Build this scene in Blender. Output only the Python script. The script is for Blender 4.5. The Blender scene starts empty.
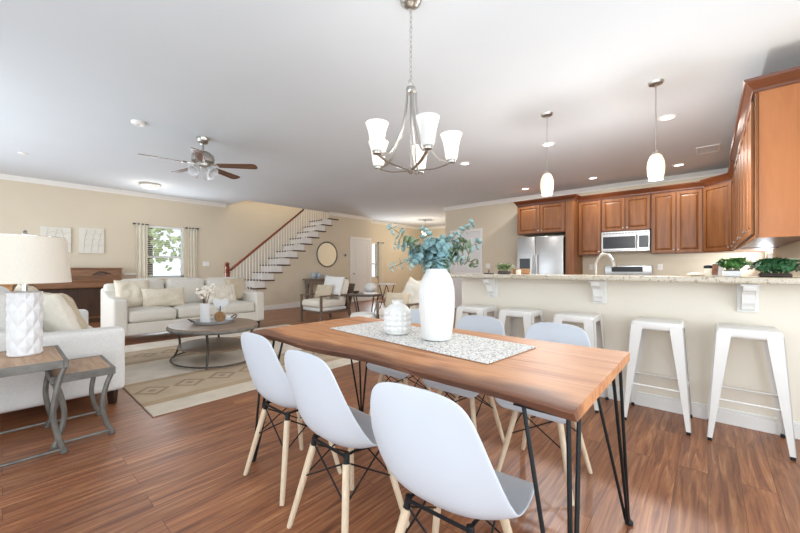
import bpy, bmesh, math, random
from mathutils import Vector, Matrix, noise
random.seed(7)
PI = math.pi
SC = bpy.context.scene
COL = SC.collection
# ------------------------------------------------------------------ camera
cam = bpy.data.cameras.new('camera'); co = bpy.data.objects.new('camera', cam); COL.objects.link(co)
cam.sensor_width = 36; cam.lens = 350/800*36; cam.shift_y = 2/800; cam.clip_start = .05
co.location = (0, 0, 1.1); co.rotation_euler = (PI/2, 0, math.atan2(.6606, .7507))
SC.camera = co
SC.view_settings.view_transform = 'Standard'
try: SC.view_settings.look = 'None'
except Exception: pass
SC.view_settings.gamma = 1; SC.view_settings.use_curve_mapping = False
SC.view_settings.exposure = 0.75
# ------------------------------------------------------------------ world
W = bpy.data.worlds.new('sky'); SC.world = W; W.use_nodes = True
bg = W.node_tree.nodes['Background']; bg.inputs[0].default_value = (.80, .90, 1, 1); bg.inputs[1].default_value = 1.3
# ------------------------------------------------------------------ daylight at the window openings, plus a light in the stairwell
def area(name, loc, rot, sx, sy, power, col=(1, 1, 1)):
    l = bpy.data.lights.new(name, 'AREA'); l.shape = 'RECTANGLE'; l.size = sx; l.size_y = sy; l.energy = power; l.color = col
    o = bpy.data.objects.new(name, l); o.location = loc; o.rotation_euler = rot; COL.objects.link(o); return o
CEIL = 2.84
DAY = (.84, .92, 1)
area('daylight_living_windows', (-6.6, -1.42, 1.25), (PI/2+.22, 0, 0), 4.6, 2.0, 50, DAY)
area('daylight_dining_windows', (-.6, -1.42, 1.3), (PI/2+.38, 0, 0), 4.2, 2.2, 26, DAY)
area('daylight_side_window', (1.72, 1.0, 1.35), (PI/2+.42, 0, PI/2), 3.6, 2.2, 36, DAY)
area('daylight_far_window', (-9.74, 2.6, 1.5), (PI/2, 0, -PI/2), .8, 1.2, 22, DAY)
area('daylight_hall_window', (-9.12, 9.07, 1.4), (PI/2, 0, -PI/2), .3, 1.2, 22, DAY)
area('daylight_kitchen_window', (.66, 7.78, 1.17), (PI/2+.45, 0, PI/2), .85, .28, 8, DAY)
area('stairwell_light', (-9.3, 5.5, 5.2), (0, 0, 0), .8, 2.4, 30, (1, .97, .93))  # unseen area light under the closed stairwell top, no window there

# ------------------------------------------------------------------ materials
def lin(h):
    h = h.lstrip('#'); v = [int(h[i:i+2], 16)/255 for i in (0, 2, 4)]
    return tuple(c/12.92 if c <= .04045 else ((c+.055)/1.055)**2.4 for c in v) + (1,)
def newmat(name):
    m = bpy.data.materials.new(name); m.use_nodes = True; nt = m.node_tree
    return m, nt, nt.nodes['Principled BSDF']
def N(nt, t, **kw):
    n = nt.nodes.new(t)
    for k, v in kw.items(): setattr(n, k, v)
    return n
def ramp(nt, stops, interp='LINEAR'):
    r = N(nt, 'ShaderNodeValToRGB'); e = r.color_ramp; e.interpolation = interp
    while len(e.elements) < len(stops): e.elements.new(.5)
    for el, (p, c) in zip(e.elements, stops): el.position = p; el.color = lin(c) if isinstance(c, str) else c
    return r
def coords(nt, scale=(1, 1, 1), rot=(0, 0, 0)):
    tc = N(nt, 'ShaderNodeTexCoord'); mp = N(nt, 'ShaderNodeMapping')
    mp.inputs['Scale'].default_value = scale; mp.inputs['Rotation'].default_value = rot
    nt.links.new(tc.outputs['Object'], mp.inputs[0]); return mp
def plain(name, col, rough=.5, metal=0, var=.06, nscale=8, bump=0, bscale=60, spec=.5, trans=0, emit=0, ecol=None, sss=0):
    m, nt, b = newmat(name); L = nt.links
    b.inputs['Roughness'].default_value = rough; b.inputs['Metallic'].default_value = metal
    b.inputs['Specular IOR Level'].default_value = spec
    c = lin(col); mp = coords(nt)
    nz = N(nt, 'ShaderNodeTexNoise'); nz.inputs['Scale'].default_value = nscale; nz.inputs['Detail'].default_value = 3
    L.new(mp.outputs[0], nz.inputs['Vector'])
    lo = tuple(max(0, x*(1-var)) for x in c[:3])+(1,); hi = tuple(min(1, x*(1+var)) for x in c[:3])+(1,)
    r = ramp(nt, [(.3, lo), (.7, hi)]); L.new(nz.outputs['Fac'], r.inputs[0]); L.new(r.outputs[0], b.inputs['Base Color'])
    if bump:
        n2 = N(nt, 'ShaderNodeTexNoise'); n2.inputs['Scale'].default_value = bscale; n2.inputs['Detail'].default_value = 4
        L.new(mp.outputs[0], n2.inputs['Vector'])
        bp = N(nt, 'ShaderNodeBump'); bp.inputs['Strength'].default_value = bump; bp.inputs['Distance'].default_value = .01
        L.new(n2.outputs['Fac'], bp.inputs['Height']); L.new(bp.outputs[0], b.inputs['Normal'])
    if emit:
        b.inputs['Emission Color'].default_value = lin(ecol or col); b.inputs['Emission Strength'].default_value = emit
    if trans: b.inputs['Transmission Weight'].default_value = trans
    return m
def wood(name, stops, axis='z', fine=26, long=1.6, rough=.4, bump=.05, warp=1.5, spec=.5):
    m, nt, b = newmat(name); L = nt.links
    s = [fine]*3; s['xyz'.index(axis)] = long
    mp = coords(nt, s)
    nz = N(nt, 'ShaderNodeTexNoise'); nz.inputs['Scale'].default_value = 1; nz.inputs['Detail'].default_value = 6; nz.inputs['Distortion'].default_value = warp
    nz.inputs['Roughness'].default_value = .6
    L.new(mp.outputs[0], nz.inputs['Vector'])
    r = ramp(nt, stops); L.new(nz.outputs['Fac'], r.inputs[0]); L.new(r.outputs[0], b.inputs['Base Color'])
    b.inputs['Roughness'].default_value = rough; b.inputs['Specular IOR Level'].default_value = spec
    if bump:
        bp = N(nt, 'ShaderNodeBump'); bp.inputs['Strength'].default_value = bump; bp.inputs['Distance'].default_value = .005
        L.new(nz.outputs['Fac'], bp.inputs['Height']); L.new(bp.outputs[0], b.inputs['Normal'])
    return m
M = {}
M['wall'] = plain('wall_beige', '#DBCFB9', .85, var=.015, nscale=2, bump=.03, bscale=150, spec=.2)
M['barwall'] = plain('bar_wall_cream', '#EEE6D6', .8, var=.015, nscale=2, bump=.03, bscale=150, spec=.2)
M['ceil'] = plain('ceiling_white', '#D9DEE2', .9, var=.01, nscale=1.5, spec=.1)
M['trim'] = plain('trim_white', '#EFEDE8', .45, var=.01)
M['door'] = plain('door_white', '#E9E8E6', .45, var=.01)
M['shell'] = plain('white_plastic', '#C9CFD6', .4, var=.01)
M['steelwhite'] = plain('white_painted_steel', '#E6E3DD', .35, var=.02)
M['black'] = plain('black_steel', '#26282A', .45, metal=.6, var=.15)
M['rubber'] = plain('black_rubber', '#222222', .8)
M['greysteel'] = plain('brushed_grey_iron', '#77756F', .5, metal=.5, var=.25, nscale=14)
M['darkiron'] = plain('dark_iron', '#55504B', .5, metal=.5, var=.2)
M['nickel'] = plain('brushed_nickel', '#B9B6B0', .3, metal=1, var=.05)
M['stainless'] = plain('stainless_steel', '#BDBDBC', .3, metal=.85, var=.04)
M['glassdark'] = plain('dark_glass', '#1D2224', .3, var=.1)
M['chrome'] = plain('satin_chrome', '#C8C6C2', .2, metal=1, var=.02)
M['brass'] = plain('brass', '#B99A5B', .3, metal=1)
M['sofa'] = plain('light_linen', '#DBD6CC', .92, var=.05, nscale=60, bump=.15, bscale=260, spec=.15)
M['sofawhite'] = plain('pale_grey_linen', '#E3E2DE', .92, var=.04, nscale=60, bump=.15, bscale=260, spec=.15)
M['pillow'] = plain('beige_cotton', '#DACFBC', .95, var=.05, nscale=40, bump=.2, bscale=120, spec=.1)
M['cream'] = plain('cream_cotton', '#E8E1D3', .95, var=.04, nscale=40, bump=.2, bscale=60, spec=.1)
M['tan'] = plain('tan_weave', '#CDBFA8', .95, var=.1, nscale=80, bump=.25, bscale=160, spec=.1)
M['ceramic'] = plain('white_ceramic', '#DFDEDA', .45, var=.02)
M['plaster'] = plain('white_matte_ceramic', '#E2E2E2', .6, var=.02)
M['shade'] = plain('linen_lampshade', '#DDD5C7', .9, var=.03, nscale=120, bump=.1, bscale=300, spec=.1)
M['curtain'] = plain('ivory_curtain', '#EAE3D2', .9, var=.03, spec=.1)
M['blind'] = plain('white_blind', '#F1F1EE', .6, var=.01)
M['canvas'] = plain('white_canvas', '#E3DED2', .85, var=.02)
M['canvasline'] = plain('grey_relief', '#CFC9BD', .85, var=.03)
M['plastic'] = plain('white_plastic_plate', '#F0EEE8', .4, var=.01)
M['darkleg'] = wood('espresso_wood', [(.3, '#2A1C14'), (.7, '#402B1F')], 'z', rough=.4)
M['birch'] = wood('pale_birch', [(.3, '#CDB697'), (.7, '#E2D0B6')], 'z', fine=60, long=3, rough=.5)
M['cherry'] = wood('cherry_cabinet', [(.25, '#683D21'), (.5, '#84522A'), (.75, '#996438')], 'z', fine=14, long=1.2, rough=.42, bump=.02, warp=.8)
M['cherryx'] = wood('cherry_moulding', [(.3, '#5C311C'), (.7, '#784529')], 'x', fine=14, long=1.2, rough=.3, bump=.02)
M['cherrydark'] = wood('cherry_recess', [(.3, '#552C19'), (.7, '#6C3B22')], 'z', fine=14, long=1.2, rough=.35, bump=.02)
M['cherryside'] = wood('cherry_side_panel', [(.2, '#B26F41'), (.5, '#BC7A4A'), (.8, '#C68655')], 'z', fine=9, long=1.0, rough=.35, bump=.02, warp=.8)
M['rail'] = wood('redwood_rail', [(.3, '#6E2F18'), (.7, '#91482A')], 'y', rough=.3)
M['tread'] = wood('dark_tread', [(.3, '#4A2C1D'), (.7, '#66402B')], 'x', rough=.35)
M['piano'] = wood('walnut_piano', [(.3, '#6B4426'), (.5, '#7E5431'), (.75, '#936441')], 'y', fine=18, long=1.5, rough=.35, bump=.02)
M['pianodark'] = wood('dark_walnut', [(.3, '#3C2618'), (.7, '#553823')], 'z', fine=18, rough=.45)
M['chairwood'] = wood('grey_brown_wood', [(.3, '#5F4E3F'), (.7, '#7D6956')], 'y', fine=40, rough=.5)
M['rustic'] = wood('weathered_wood', [(.3, '#6A5D50'), (.7, '#94867A')], 'y', fine=30, rough=.7)
M['coffee'] = wood('smoked_oak', [(.25, '#6A5747'), (.5, '#836D59'), (.75, '#9A836C')], 'y', fine=22, long=2, rough=.45)
M['nest'] = wood('reclaimed_top', [(.25, '#8F6E52'), (.5, '#AD8A6C'), (.75, '#C3A283')], 'x', fine=20, long=2, rough=.5)
M['board'] = wood('cutting_board', [(.3, '#A8774D'), (.7, '#C3935F')], 'x', fine=30, rough=.5)
M['blade'] = wood('walnut_blade', [(.3, '#593A29'), (.7, '#7A533B')], 'x', fine=22, rough=.4)
M['slice'] = wood('log_slice', [(.3, '#7D5836'), (.7, '#B38B5E')], 'x', fine=30, rough=.7)
M['bulb'] = plain('lit_frosted_glass', '#E6E0D6', .4, emit=.3, ecol='#FFF1DE')
M['bulb2'] = plain('lit_opal_glass', '#EBDCC0', .4, emit=.42, ecol='#FFE8C6')
M['frost'] = plain('frosted_glass', '#CFCDC9', .4, emit=.03, ecol='#FFF6EA')  # faint glow put into the glass of the unlit chandelier shade
M['led'] = plain('lit_lens', '#FFFFFF', .4, emit=3, ecol='#FFFFFF')
M['fanglass'] = plain('pale_fan_glass', '#DADADA', .25, var=.02)
M['euca'] = plain('eucalyptus_leaf', '#97B3AF', .6, var=.25, nscale=9)
M['euca2'] = plain('eucalyptus_leaf_deep', '#7CA0A2', .6, var=.25, nscale=9)
M['euca3'] = plain('eucalyptus_leaf_olive', '#71805F', .6, var=.25, nscale=9)
M['stem'] = plain('leaf_stem', '#7B6A4E', .7)
M['fern'] = plain('fern_green', '#4E7B3B', .6, var=.3, nscale=20)
M['fern2'] = plain('dark_fern_green', '#35633A', .6, var=.35, nscale=20)
M['sage'] = plain('sage_green', '#7E9160', .6, var=.3, nscale=20)
M['tree'] = plain('tree_leaf', '#BCC694', .8, var=.35, nscale=3)
M['bark'] = plain('bark', '#5B4A3A', .9, var=.2)
M['lawn'] = plain('lawn', '#B9BF9A', .95, var=.2, nscale=3)
M['silver'] = plain('pewter_tray', '#A9ABAD', .4, metal=.4, var=.1)
M['cotton'] = plain('cotton_boll', '#EDE3D6', .95, var=.05)
M['boll'] = plain('brown_boll', '#6A4B38', .8)
M['bluewhite'] = plain('blue_white_ceramic', '#B9C6D2', .3, var=.35, nscale=22)
M['grey_ceramic'] = plain('grey_ceramic', '#C6C5C2', .5, var=.06, nscale=20)
M['mirror'] = plain('mirror_glass', '#F2F0EC', .03, metal=1, var=0)
M['paper'] = plain('paper_white', '#FAFAFA', .9, var=.01, bump=.05)
M['photo'] = plain('brown_print', '#8A5A45', .5, var=.4, nscale=30)
M['candle'] = plain('ivory_wax', '#F0E4D0', .5, var=.02)
M['straw'] = plain('pale_straw', '#CDB88E', .9, var=.15, nscale=60, bump=.2, bscale=200)

def m_floor():
    m, nt, b = newmat('hand_scraped_plank_floor'); L = nt.links
    tc = N(nt, 'ShaderNodeTexCoord')
    mp = N(nt, 'ShaderNodeMapping'); mp.inputs['Rotation'].default_value = (0, 0, PI/2); L.new(tc.outputs['Object'], mp.inputs[0])
    br = N(nt, 'ShaderNodeTexBrick'); br.offset = .37; br.inputs['Scale'].default_value = 1
    br.inputs['Brick Width'].default_value = 1.25; br.inputs['Row Height'].default_value = .128
    br.inputs['Mortar Size'].default_value = .0012; br.inputs['Mortar Smooth'].default_value = .3
    br.inputs['Color1'].default_value = (.0, 0, 0, 1); br.inputs['Color2'].default_value = (1, 1, 1, 1); br.inputs['Mortar'].default_value = (0, 0, 0, 1)
    L.new(mp.outputs[0], br.inputs['Vector'])
    # shift the grain from plank to plank
    add = N(nt, 'ShaderNodeVectorMath', operation='MULTIPLY_ADD')
    L.new(br.outputs['Color'], add.inputs[0]); add.inputs[1].default_value = (3, 7, 0); L.new(tc.outputs['Object'], add.inputs[2])
    mp2 = N(nt, 'ShaderNodeMapping'); mp2.inputs['Scale'].default_value = (34, 2.2, 1); L.new(add.outputs[0], mp2.inputs[0])
    nz = N(nt, 'ShaderNodeTexNoise'); nz.inputs['Scale'].default_value = 1; nz.inputs['Detail'].default_value = 7; nz.inputs['Roughness'].default_value = .62; nz.inputs['Distortion'].default_value = .9
    L.new(mp2.outputs[0], nz.inputs['Vector'])
    r = ramp(nt, [(.22, '#4F2F20'), (.40, '#7C4C33'), (.56, '#996442'), (.76, '#B8885F')]); L.new(nz.outputs['Fac'], r.inputs[0])
    hv = N(nt, 'ShaderNodeHueSaturation'); L.new(r.outputs[0], hv.inputs['Color'])
    mr = N(nt, 'ShaderNodeMapRange'); mr.inputs['To Min'].default_value = .86; mr.inputs['To Max'].default_value = 1.12
    L.new(br.outputs['Color'], mr.inputs['Value']); L.new(mr.outputs[0], hv.inputs['Value'])
    mx = N(nt, 'ShaderNodeMixRGB'); L.new(br.outputs['Fac'], mx.inputs[0]); L.new(hv.outputs[0], mx.inputs[1]); mx.inputs[2].default_value = lin('#523221')
    L.new(mx.outputs[0], b.inputs['Base Color'])
    b.inputs['Roughness'].default_value = .36; b.inputs['Specular IOR Level'].default_value = .5
    bp = N(nt, 'ShaderNodeBump'); bp.inputs['Strength'].default_value = .12; bp.inputs['Distance'].default_value = .004
    L.new(nz.outputs['Fac'], bp.inputs['Height']); L.new(bp.outputs[0], b.inputs['Normal'])
    return m
M['floor'] = m_floor()
def m_granite():
    m, nt, b = newmat('speckled_granite'); L = nt.links
    mp = coords(nt)
    v = N(nt, 'ShaderNodeTexNoise'); v.inputs['Scale'].default_value = 42; v.inputs['Detail'].default_value = 5; v.inputs['Roughness'].default_value = .75; L.new(mp.outputs[0], v.inputs['Vector'])
    r = ramp(nt, [(.30, '#4A3F36'), (.42, '#A89A86'), (.5, '#CFC6B4'), (.6, '#B9A98F'), (.72, '#E2DCCD')]); L.new(v.outputs['Fac'], r.inputs[0])
    L.new(r.outputs[0], b.inputs['Base Color']); b.inputs['Roughness'].default_value = .2
    return m
M['granite'] = m_granite()
def m_runner():
    m, nt, b = newmat('flecked_woven_runner'); L = nt.links
    mp = coords(nt, (1, 1, 1))
    v = N(nt, 'ShaderNodeTexNoise'); v.inputs['Scale'].default_value = 130; v.inputs['Detail'].default_value = 2; L.new(mp.outputs[0], v.inputs['Vector'])
    r = ramp(nt, [(.31, '#636365'), (.40, '#BEBCB8'), (.48, '#E0DDD7'), (.62, '#EEEBE6')]); L.new(v.outputs['Fac'], r.inputs[0])
    L.new(r.outputs[0], b.inputs['Base Color']); b.inputs['Roughness'].default_value = .95; b.inputs['Specular IOR Level'].default_value = .1
    bp = N(nt, 'ShaderNodeBump'); bp.inputs['Strength'].default_value = .6; bp.inputs['Distance'].default_value = .01
    L.new(v.outputs['Fac'], bp.inputs['Height']); L.new(bp.outputs[0], b.inputs['Normal'])
    return m
M['runner'] = m_runner()
def mth(nt, op, a, b=None, c=None):
    n = N(nt, 'ShaderNodeMath', operation=op)
    for i, v in enumerate((a, b, c)):
        if v is None: continue
        if isinstance(v, (int, float)): n.inputs[i].default_value = v
        else: nt.links.new(v, n.inputs[i])
    return n.outputs[0]
def m_rug():
    # local x runs from the near edge (0) inward, y along the near edge
    m, nt, b = newmat('striped_diamond_rug'); L = nt.links
    tc = N(nt, 'ShaderNodeTexCoord'); sp = N(nt, 'ShaderNodeSeparateXYZ'); L.new(tc.outputs['Object'], sp.inputs[0])
    x = sp.outputs[0]; y = sp.outputs[1]
    f = mth(nt, 'FRACT', mth(nt, 'DIVIDE', x, 1.58))
    base = ramp(nt, [(0, '#DCD1C2'), (.36, '#B59F84'), (.42, '#C1AE95'), (.77, '#B59F84'), (.84, '#D5C9B7')], 'CONSTANT'); L.new(f, base.inputs[0])
    u = mth(nt, 'ABSOLUTE', mth(nt, 'SUBTRACT', mth(nt, 'FRACT', mth(nt, 'DIVIDE', y, .30)), .5))
    u = mth(nt, 'MULTIPLY', u, 2)
    w = mth(nt, 'DIVIDE', mth(nt, 'ABSOLUTE', mth(nt, 'SUBTRACT', f, .59)), .095)
    d = mth(nt, 'ADD', u, w)
    ring = mth(nt, 'LESS_THAN', mth(nt, 'ABSOLUTE', mth(nt, 'SUBTRACT', d, .82)), .16)
    dot = mth(nt, 'LESS_THAN', d, .28)
    ring = mth(nt, 'MAXIMUM', ring, dot)
    m1 = N(nt, 'ShaderNodeMixRGB'); L.new(mth(nt, 'MULTIPLY', ring, .5), m1.inputs[0]); L.new(base.outputs[0], m1.inputs[1]); m1.inputs[2].default_value = lin('#83694D')
    ln = mth(nt, 'LESS_THAN', mth(nt, 'ABSOLUTE', mth(nt, 'SUBTRACT', x, .09)), .008)
    ln2 = mth(nt, 'LESS_THAN', mth(nt, 'ABSOLUTE', mth(nt, 'SUBTRACT', x, .13)), .006)
    dash = mth(nt, 'LESS_THAN', mth(nt, 'FRACT', mth(nt, 'DIVIDE', y, .05)), .6)
    ln = mth(nt, 'MULTIPLY', mth(nt, 'MAXIMUM', ln, ln2), dash)
    m2 = N(nt, 'ShaderNodeMixRGB'); L.new(mth(nt, 'MULTIPLY', ln, .6), m2.inputs[0]); L.new(m1.outputs[0], m2.inputs[1]); m2.inputs[2].default_value = lin('#8B7256')
    nz = N(nt, 'ShaderNodeTexNoise'); nz.inputs['Scale'].default_value = 5; nz.inputs['Detail'].default_value = 6; L.new(tc.outputs['Object'], nz.inputs['Vector'])
    hv = N(nt, 'ShaderNodeHueSaturation'); mr = N(nt, 'ShaderNodeMapRange'); mr.inputs['To Min'].default_value = .75; mr.inputs['To Max'].default_value = 1.22
    L.new(nz.outputs['Fac'], mr.inputs['Value']); L.new(mr.outputs[0], hv.inputs['Value']); L.new(m2.outputs[0], hv.inputs['Color'])
    L.new(hv.outputs[0], b.inputs['Base Color']); b.inputs['Roughness'].default_value = .97; b.inputs['Specular IOR Level'].default_value = .1
    n2 = N(nt, 'ShaderNodeTexNoise'); n2.inputs['Scale'].default_value = 150; L.new(tc.outputs['Object'], n2.inputs['Vector'])
    bp = N(nt, 'ShaderNodeBump'); bp.inputs['Strength'].default_value = .4; bp.inputs['Distance'].default_value = .01
    L.new(n2.outputs['Fac'], bp.inputs['Height']); L.new(bp.outputs[0], b.inputs['Normal'])
    return m
M['rug'] = m_rug()
def m_slab():
    m, nt, b = newmat('acacia_slab'); L = nt.links
    tc = N(nt, 'ShaderNodeTexCoord'); sp = N(nt, 'ShaderNodeSeparateXYZ'); L.new(tc.outputs['Object'], sp.inputs[0])
    # three boards glued edge to edge
    bd = mth(nt, 'FLOOR', mth(nt, 'DIVIDE', sp.outputs[1], .19))
    off = N(nt, 'ShaderNodeCombineXYZ'); L.new(mth(nt, 'MULTIPLY', bd, 3.7), off.inputs[0]); L.new(mth(nt, 'MULTIPLY', bd, 1.3), off.inputs[1])
    va = N(nt, 'ShaderNodeVectorMath', operation='ADD'); L.new(tc.outputs['Object'], va.inputs[0]); L.new(off.outputs[0], va.inputs[1])
    mp = N(nt, 'ShaderNodeMapping'); mp.inputs['Scale'].default_value = (1.5, 15, 15); L.new(va.outputs[0], mp.inputs[0])
    nz = N(nt, 'ShaderNodeTexNoise'); nz.inputs['Scale'].default_value = 1; nz.inputs['Detail'].default_value = 6; nz.inputs['Distortion'].default_value = .8; nz.inputs['Roughness'].default_value = .55
    L.new(mp.outputs[0], nz.inputs['Vector'])
    r = ramp(nt, [(.22, '#7E4F36'), (.38, '#AD7148'), (.52, '#C78D60'), (.66, '#B87E54'), (.8, '#D8AA7E')]); L.new(nz.outputs['Fac'], r.inputs[0])
    fr = mth(nt, 'FRACT', mth(nt, 'DIVIDE', sp.outputs[1], .19)); seam = mth(nt, 'LESS_THAN', mth(nt, 'ABSOLUTE', mth(nt, 'SUBTRACT', fr, .5)), .495)
    m0 = N(nt, 'ShaderNodeMixRGB'); L.new(seam, m0.inputs[0]); m0.inputs[1].default_value = lin('#E0BD96'); L.new(r.outputs[0], m0.inputs[2])
    # darker heartwood towards the near live edge
    n3 = N(nt, 'ShaderNodeTexNoise'); n3.inputs['Scale'].default_value = 3.5; L.new(tc.outputs['Object'], n3.inputs['Vector'])
    e = mth(nt, 'ADD', sp.outputs[1], mth(nt, 'MULTIPLY', mth(nt, 'SUBTRACT', n3.outputs['Fac'], .5), .22))
    mr = N(nt, 'ShaderNodeMapRange'); mr.inputs['From Min'].default_value = -.31; mr.inputs['From Max'].default_value = -.38; mr.inputs['To Max'].default_value = .85
    L.new(e, mr.inputs['Value'])
    mx = N(nt, 'ShaderNodeMixRGB'); L.new(mr.outputs[0], mx.inputs[0]); L.new(m0.outputs[0], mx.inputs[1]); mx.inputs[2].default_value = lin('#664234')
    L.new(mx.outputs[0], b.inputs['Base Color']); b.inputs['Roughness'].default_value = .5; b.inputs['Specular IOR Level'].default_value = .3
    bp = N(nt, 'ShaderNodeBump'); bp.inputs['Strength'].default_value = .06; bp.inputs['Distance'].default_value = .004
    L.new(nz.outputs['Fac'], bp.inputs['Height']); L.new(bp.outputs[0], b.inputs['Normal'])
    return m
M['slab'] = m_slab()

# ------------------------------------------------------------------ mesh helpers
def catmull(P, n):
    out = []
    for i in range(len(P)-1):
        p0, p1, p2, p3 = P[max(i-1, 0)], P[i], P[i+1], P[min(i+2, len(P)-1)]
        for k in range(n):
            t = k/n; out.append(tuple(.5*((2*b)+(-a+c)*t+(2*a-5*b+4*c-d)*t*t+(-a+3*b-3*c+d)*t**3) for a, b, c, d in zip(p0, p1, p2, p3)))
    out.append(tuple(P[-1])); return out
class MB:
    def __init__(s): s.bm = bmesh.new()
    def box(s, x0, x1, y0, y1, z0, z1, bev=0, seg=2, mat=None):
        b = bmesh.new(); vs = [b.verts.new((x, y, z)) for x in (x0, x1) for y in (y0, y1) for z in (z0, z1)]
        for f in ((0, 1, 3, 2), (4, 6, 7, 5), (0, 4, 5, 1), (2, 3, 7, 6), (0, 2, 6, 4), (1, 5, 7, 3)): b.faces.new([vs[i] for i in f])
        if bev: bmesh.ops.bevel(b, geom=b.edges[:]+b.verts[:], offset=bev, segments=seg, affect='EDGES', profile=.5)
        return s.add(b, mat)
    def add(s, b, mat=None):
        bmesh.ops.recalc_face_normals(b, faces=b.faces[:])
        if mat is not None: b.transform(mat)
        me = bpy.data.meshes.new('tmp'); b.to_mesh(me); s.bm.from_mesh(me); bpy.data.meshes.remove(me); b.free(); return s
    def tube(s, pts, r, n=8, closed=False, smooth=0, flat=None):
        pts = [tuple(p) for p in pts]
        if smooth:
            if closed: pts = catmull(pts+[pts[0]], smooth)[:-1]
            else: pts = catmull(pts, smooth)
        P = [Vector(p) for p in pts]; m = len(P); b = bmesh.new(); rings = []
        R = r if isinstance(r, (list, tuple)) else None
        up = None
        for i, p in enumerate(P):
            if closed: t = P[(i+1) % m]-P[i-1]
            else: t = P[min(i+1, m-1)]-P[max(i-1, 0)]
            t.normalize()
            if up is None: up = Vector((0, 0, 1)) if abs(t.z) < .9 else Vector((1, 0, 0))
            a = (up - t*up.dot(t)).normalized(); c = t.cross(a); up = a
            rr = (R[0]+(R[-1]-R[0])*i/max(m-1, 1) if len(R) == 2 else R[min(i, len(R)-1)]) if R else r
            fx, fy = flat or (1, 1)
            rings.append([b.verts.new(p+a*(math.cos(2*PI*k/n)*rr*fx)+c*(math.sin(2*PI*k/n)*rr*fy)) for k in range(n)])
        for i in range(m if closed else m-1):
            A, B = rings[i], rings[(i+1) % m]
            for k in range(n): b.faces.new((A[k], A[(k+1) % n], B[(k+1) % n], B[k]))
        if not closed: b.faces.new(rings[0]); b.faces.new(rings[-1])
        return s.add(b)
    def cyl(s, p, r, h, n=24, r2=None): return s.tube([p, (p[0], p[1], p[2]+h)], [r, r if r2 is None else r2], n)
    def lathe(s, prof, n=32, c=(0, 0, 0), fn=None, cap=(True, True), mat=None):
        b = bmesh.new(); rings = []
        for i, (r, z) in enumerate(prof):
            ring = []
            for k in range(n):
                a = 2*PI*k/n; rr = r if fn is None else fn(r, z, a)
                ring.append(b.verts.new((c[0]+rr*math.cos(a), c[1]+rr*math.sin(a), c[2]+z)))
            rings.append(ring)
        for A, B in zip(rings, rings[1:]):
            for k in range(n): b.faces.new((A[k], A[(k+1) % n], B[(k+1) % n], B[k]))
        if cap[0]: b.faces.new(rings[0])
        if cap[1]: b.faces.new(rings[-1])
        return s.add(b, mat)
    def prism(s, poly, axis, a0, a1, bev=0):
        # polygon given in the two other axes, extruded along axis
        b = bmesh.new()
        def mk(p, a):
            q = list(p); q.insert('xyz'.index(axis), a); return b.verts.new(q)
        A = [mk(p, a0) for p in poly]; B = [mk(p, a1) for p in poly]; n = len(poly)
        b.faces.new(A); b.faces.new(B)
        for i in range(n): b.faces.new((A[i], A[(i+1) % n], B[(i+1) % n], B[i]))
        if bev: bmesh.ops.bevel(b, geom=b.edges[:], offset=bev, segments=2, affect='EDGES', profile=.5)
        return s.add(b)
    def grid(s, fn, nu, nv, closeu=False):
        b = bmesh.new(); V = [[b.verts.new(fn(i/(nu if closeu else nu-1), j/(nv-1))) for j in range(nv)] for i in range(nu)]
        for i in range(nu if closeu else nu-1):
            for j in range(nv-1): b.faces.new((V[i][j], V[(i+1) % nu][j], V[(i+1) % nu][j+1], V[i][j+1]))
        me = bpy.data.meshes.new('tmp'); b.to_mesh(me); s.bm.from_mesh(me); bpy.data.meshes.remove(me); b.free(); return s
    def rbox(s, c, size, r, bulge=(0, 0, 0), wob=0, seed=0, mat=None, n=7):
        # soft cushion: rounded box whose faces bulge
        b = bmesh.new(); bmesh.ops.create_cube(b, size=2)
        bmesh.ops.subdivide_edges(b, edges=b.edges[:], cuts=n*2, use_grid_fill=True)
        h = Vector(size)/2
        for v in b.verts:
            q = []; 
            for i in range(3):
                a = v.co[i]; sg = 1 if a >= 0 else -1
                q.append(sg*(1-(1-abs(a))**1.5)*h[i])
            q = Vector(q); core = Vector([max(-(h[i]-r), min(h[i]-r, q[i])) for i in range(3)])
            d = q-core
            # keep the outer shell at radius r around the core
            if d.length > 1e-9: q = core + d.normalized()*r if min(r-abs(d[i]) for i in range(3)) < 1e-4 else q
            t = [q[i]/h[i] for i in range(3)]
            for i in range(3):
                o = [j for j in range(3) if j != i]
                q[i] += bulge[i]*t[i]*(1-t[o[0]]**2)*(1-t[o[1]]**2)
            if wob: q += Vector((noise.noise(q*9+Vector((seed, 0, 0))), noise.noise(q*9+Vector((0, seed+5, 0))), noise.noise(q*9+Vector((0, 0, seed+9)))))*wob
            v.co = q
        b.transform(Matrix.Translation(c))
        return s.add(b, mat)
    def pillow(s, w, h, t, mat=None, wob=.006, seed=0, n=22):
        # throw pillow in the local xz plane, thickness along y, corners pinched
        b = bmesh.new(); rows = []
        for sd in (1, -1):
            R = []
            for i in range(n+1):
                row = []
                for j in range(n+1):
                    u = i/n*2-1; v = j/n*2-1
                    k = (max(0, 1-u**4)*max(0, 1-v**4))**.55
                    px = u*w/2*(1-.07*(1-abs(u))*0-.06*(1-v*v)*abs(u)**3); pz = v*h/2*(1-.06*(1-u*u)*abs(v)**3)
                    wv = noise.noise(Vector((u*2.2+seed, v*2.2, sd)))*wob*k*3 + noise.noise(Vector((u*6+seed, v*6, sd)))*wob*k
                    row.append(b.verts.new((px, sd*(t/2*k+.003)+wv, pz)))
                R.append(row)
            for i in range(n):
                for j in range(n): b.faces.new((R[i][j], R[i+1][j], R[i+1][j+1], R[i][j+1]))
            rows.append(R)
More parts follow.
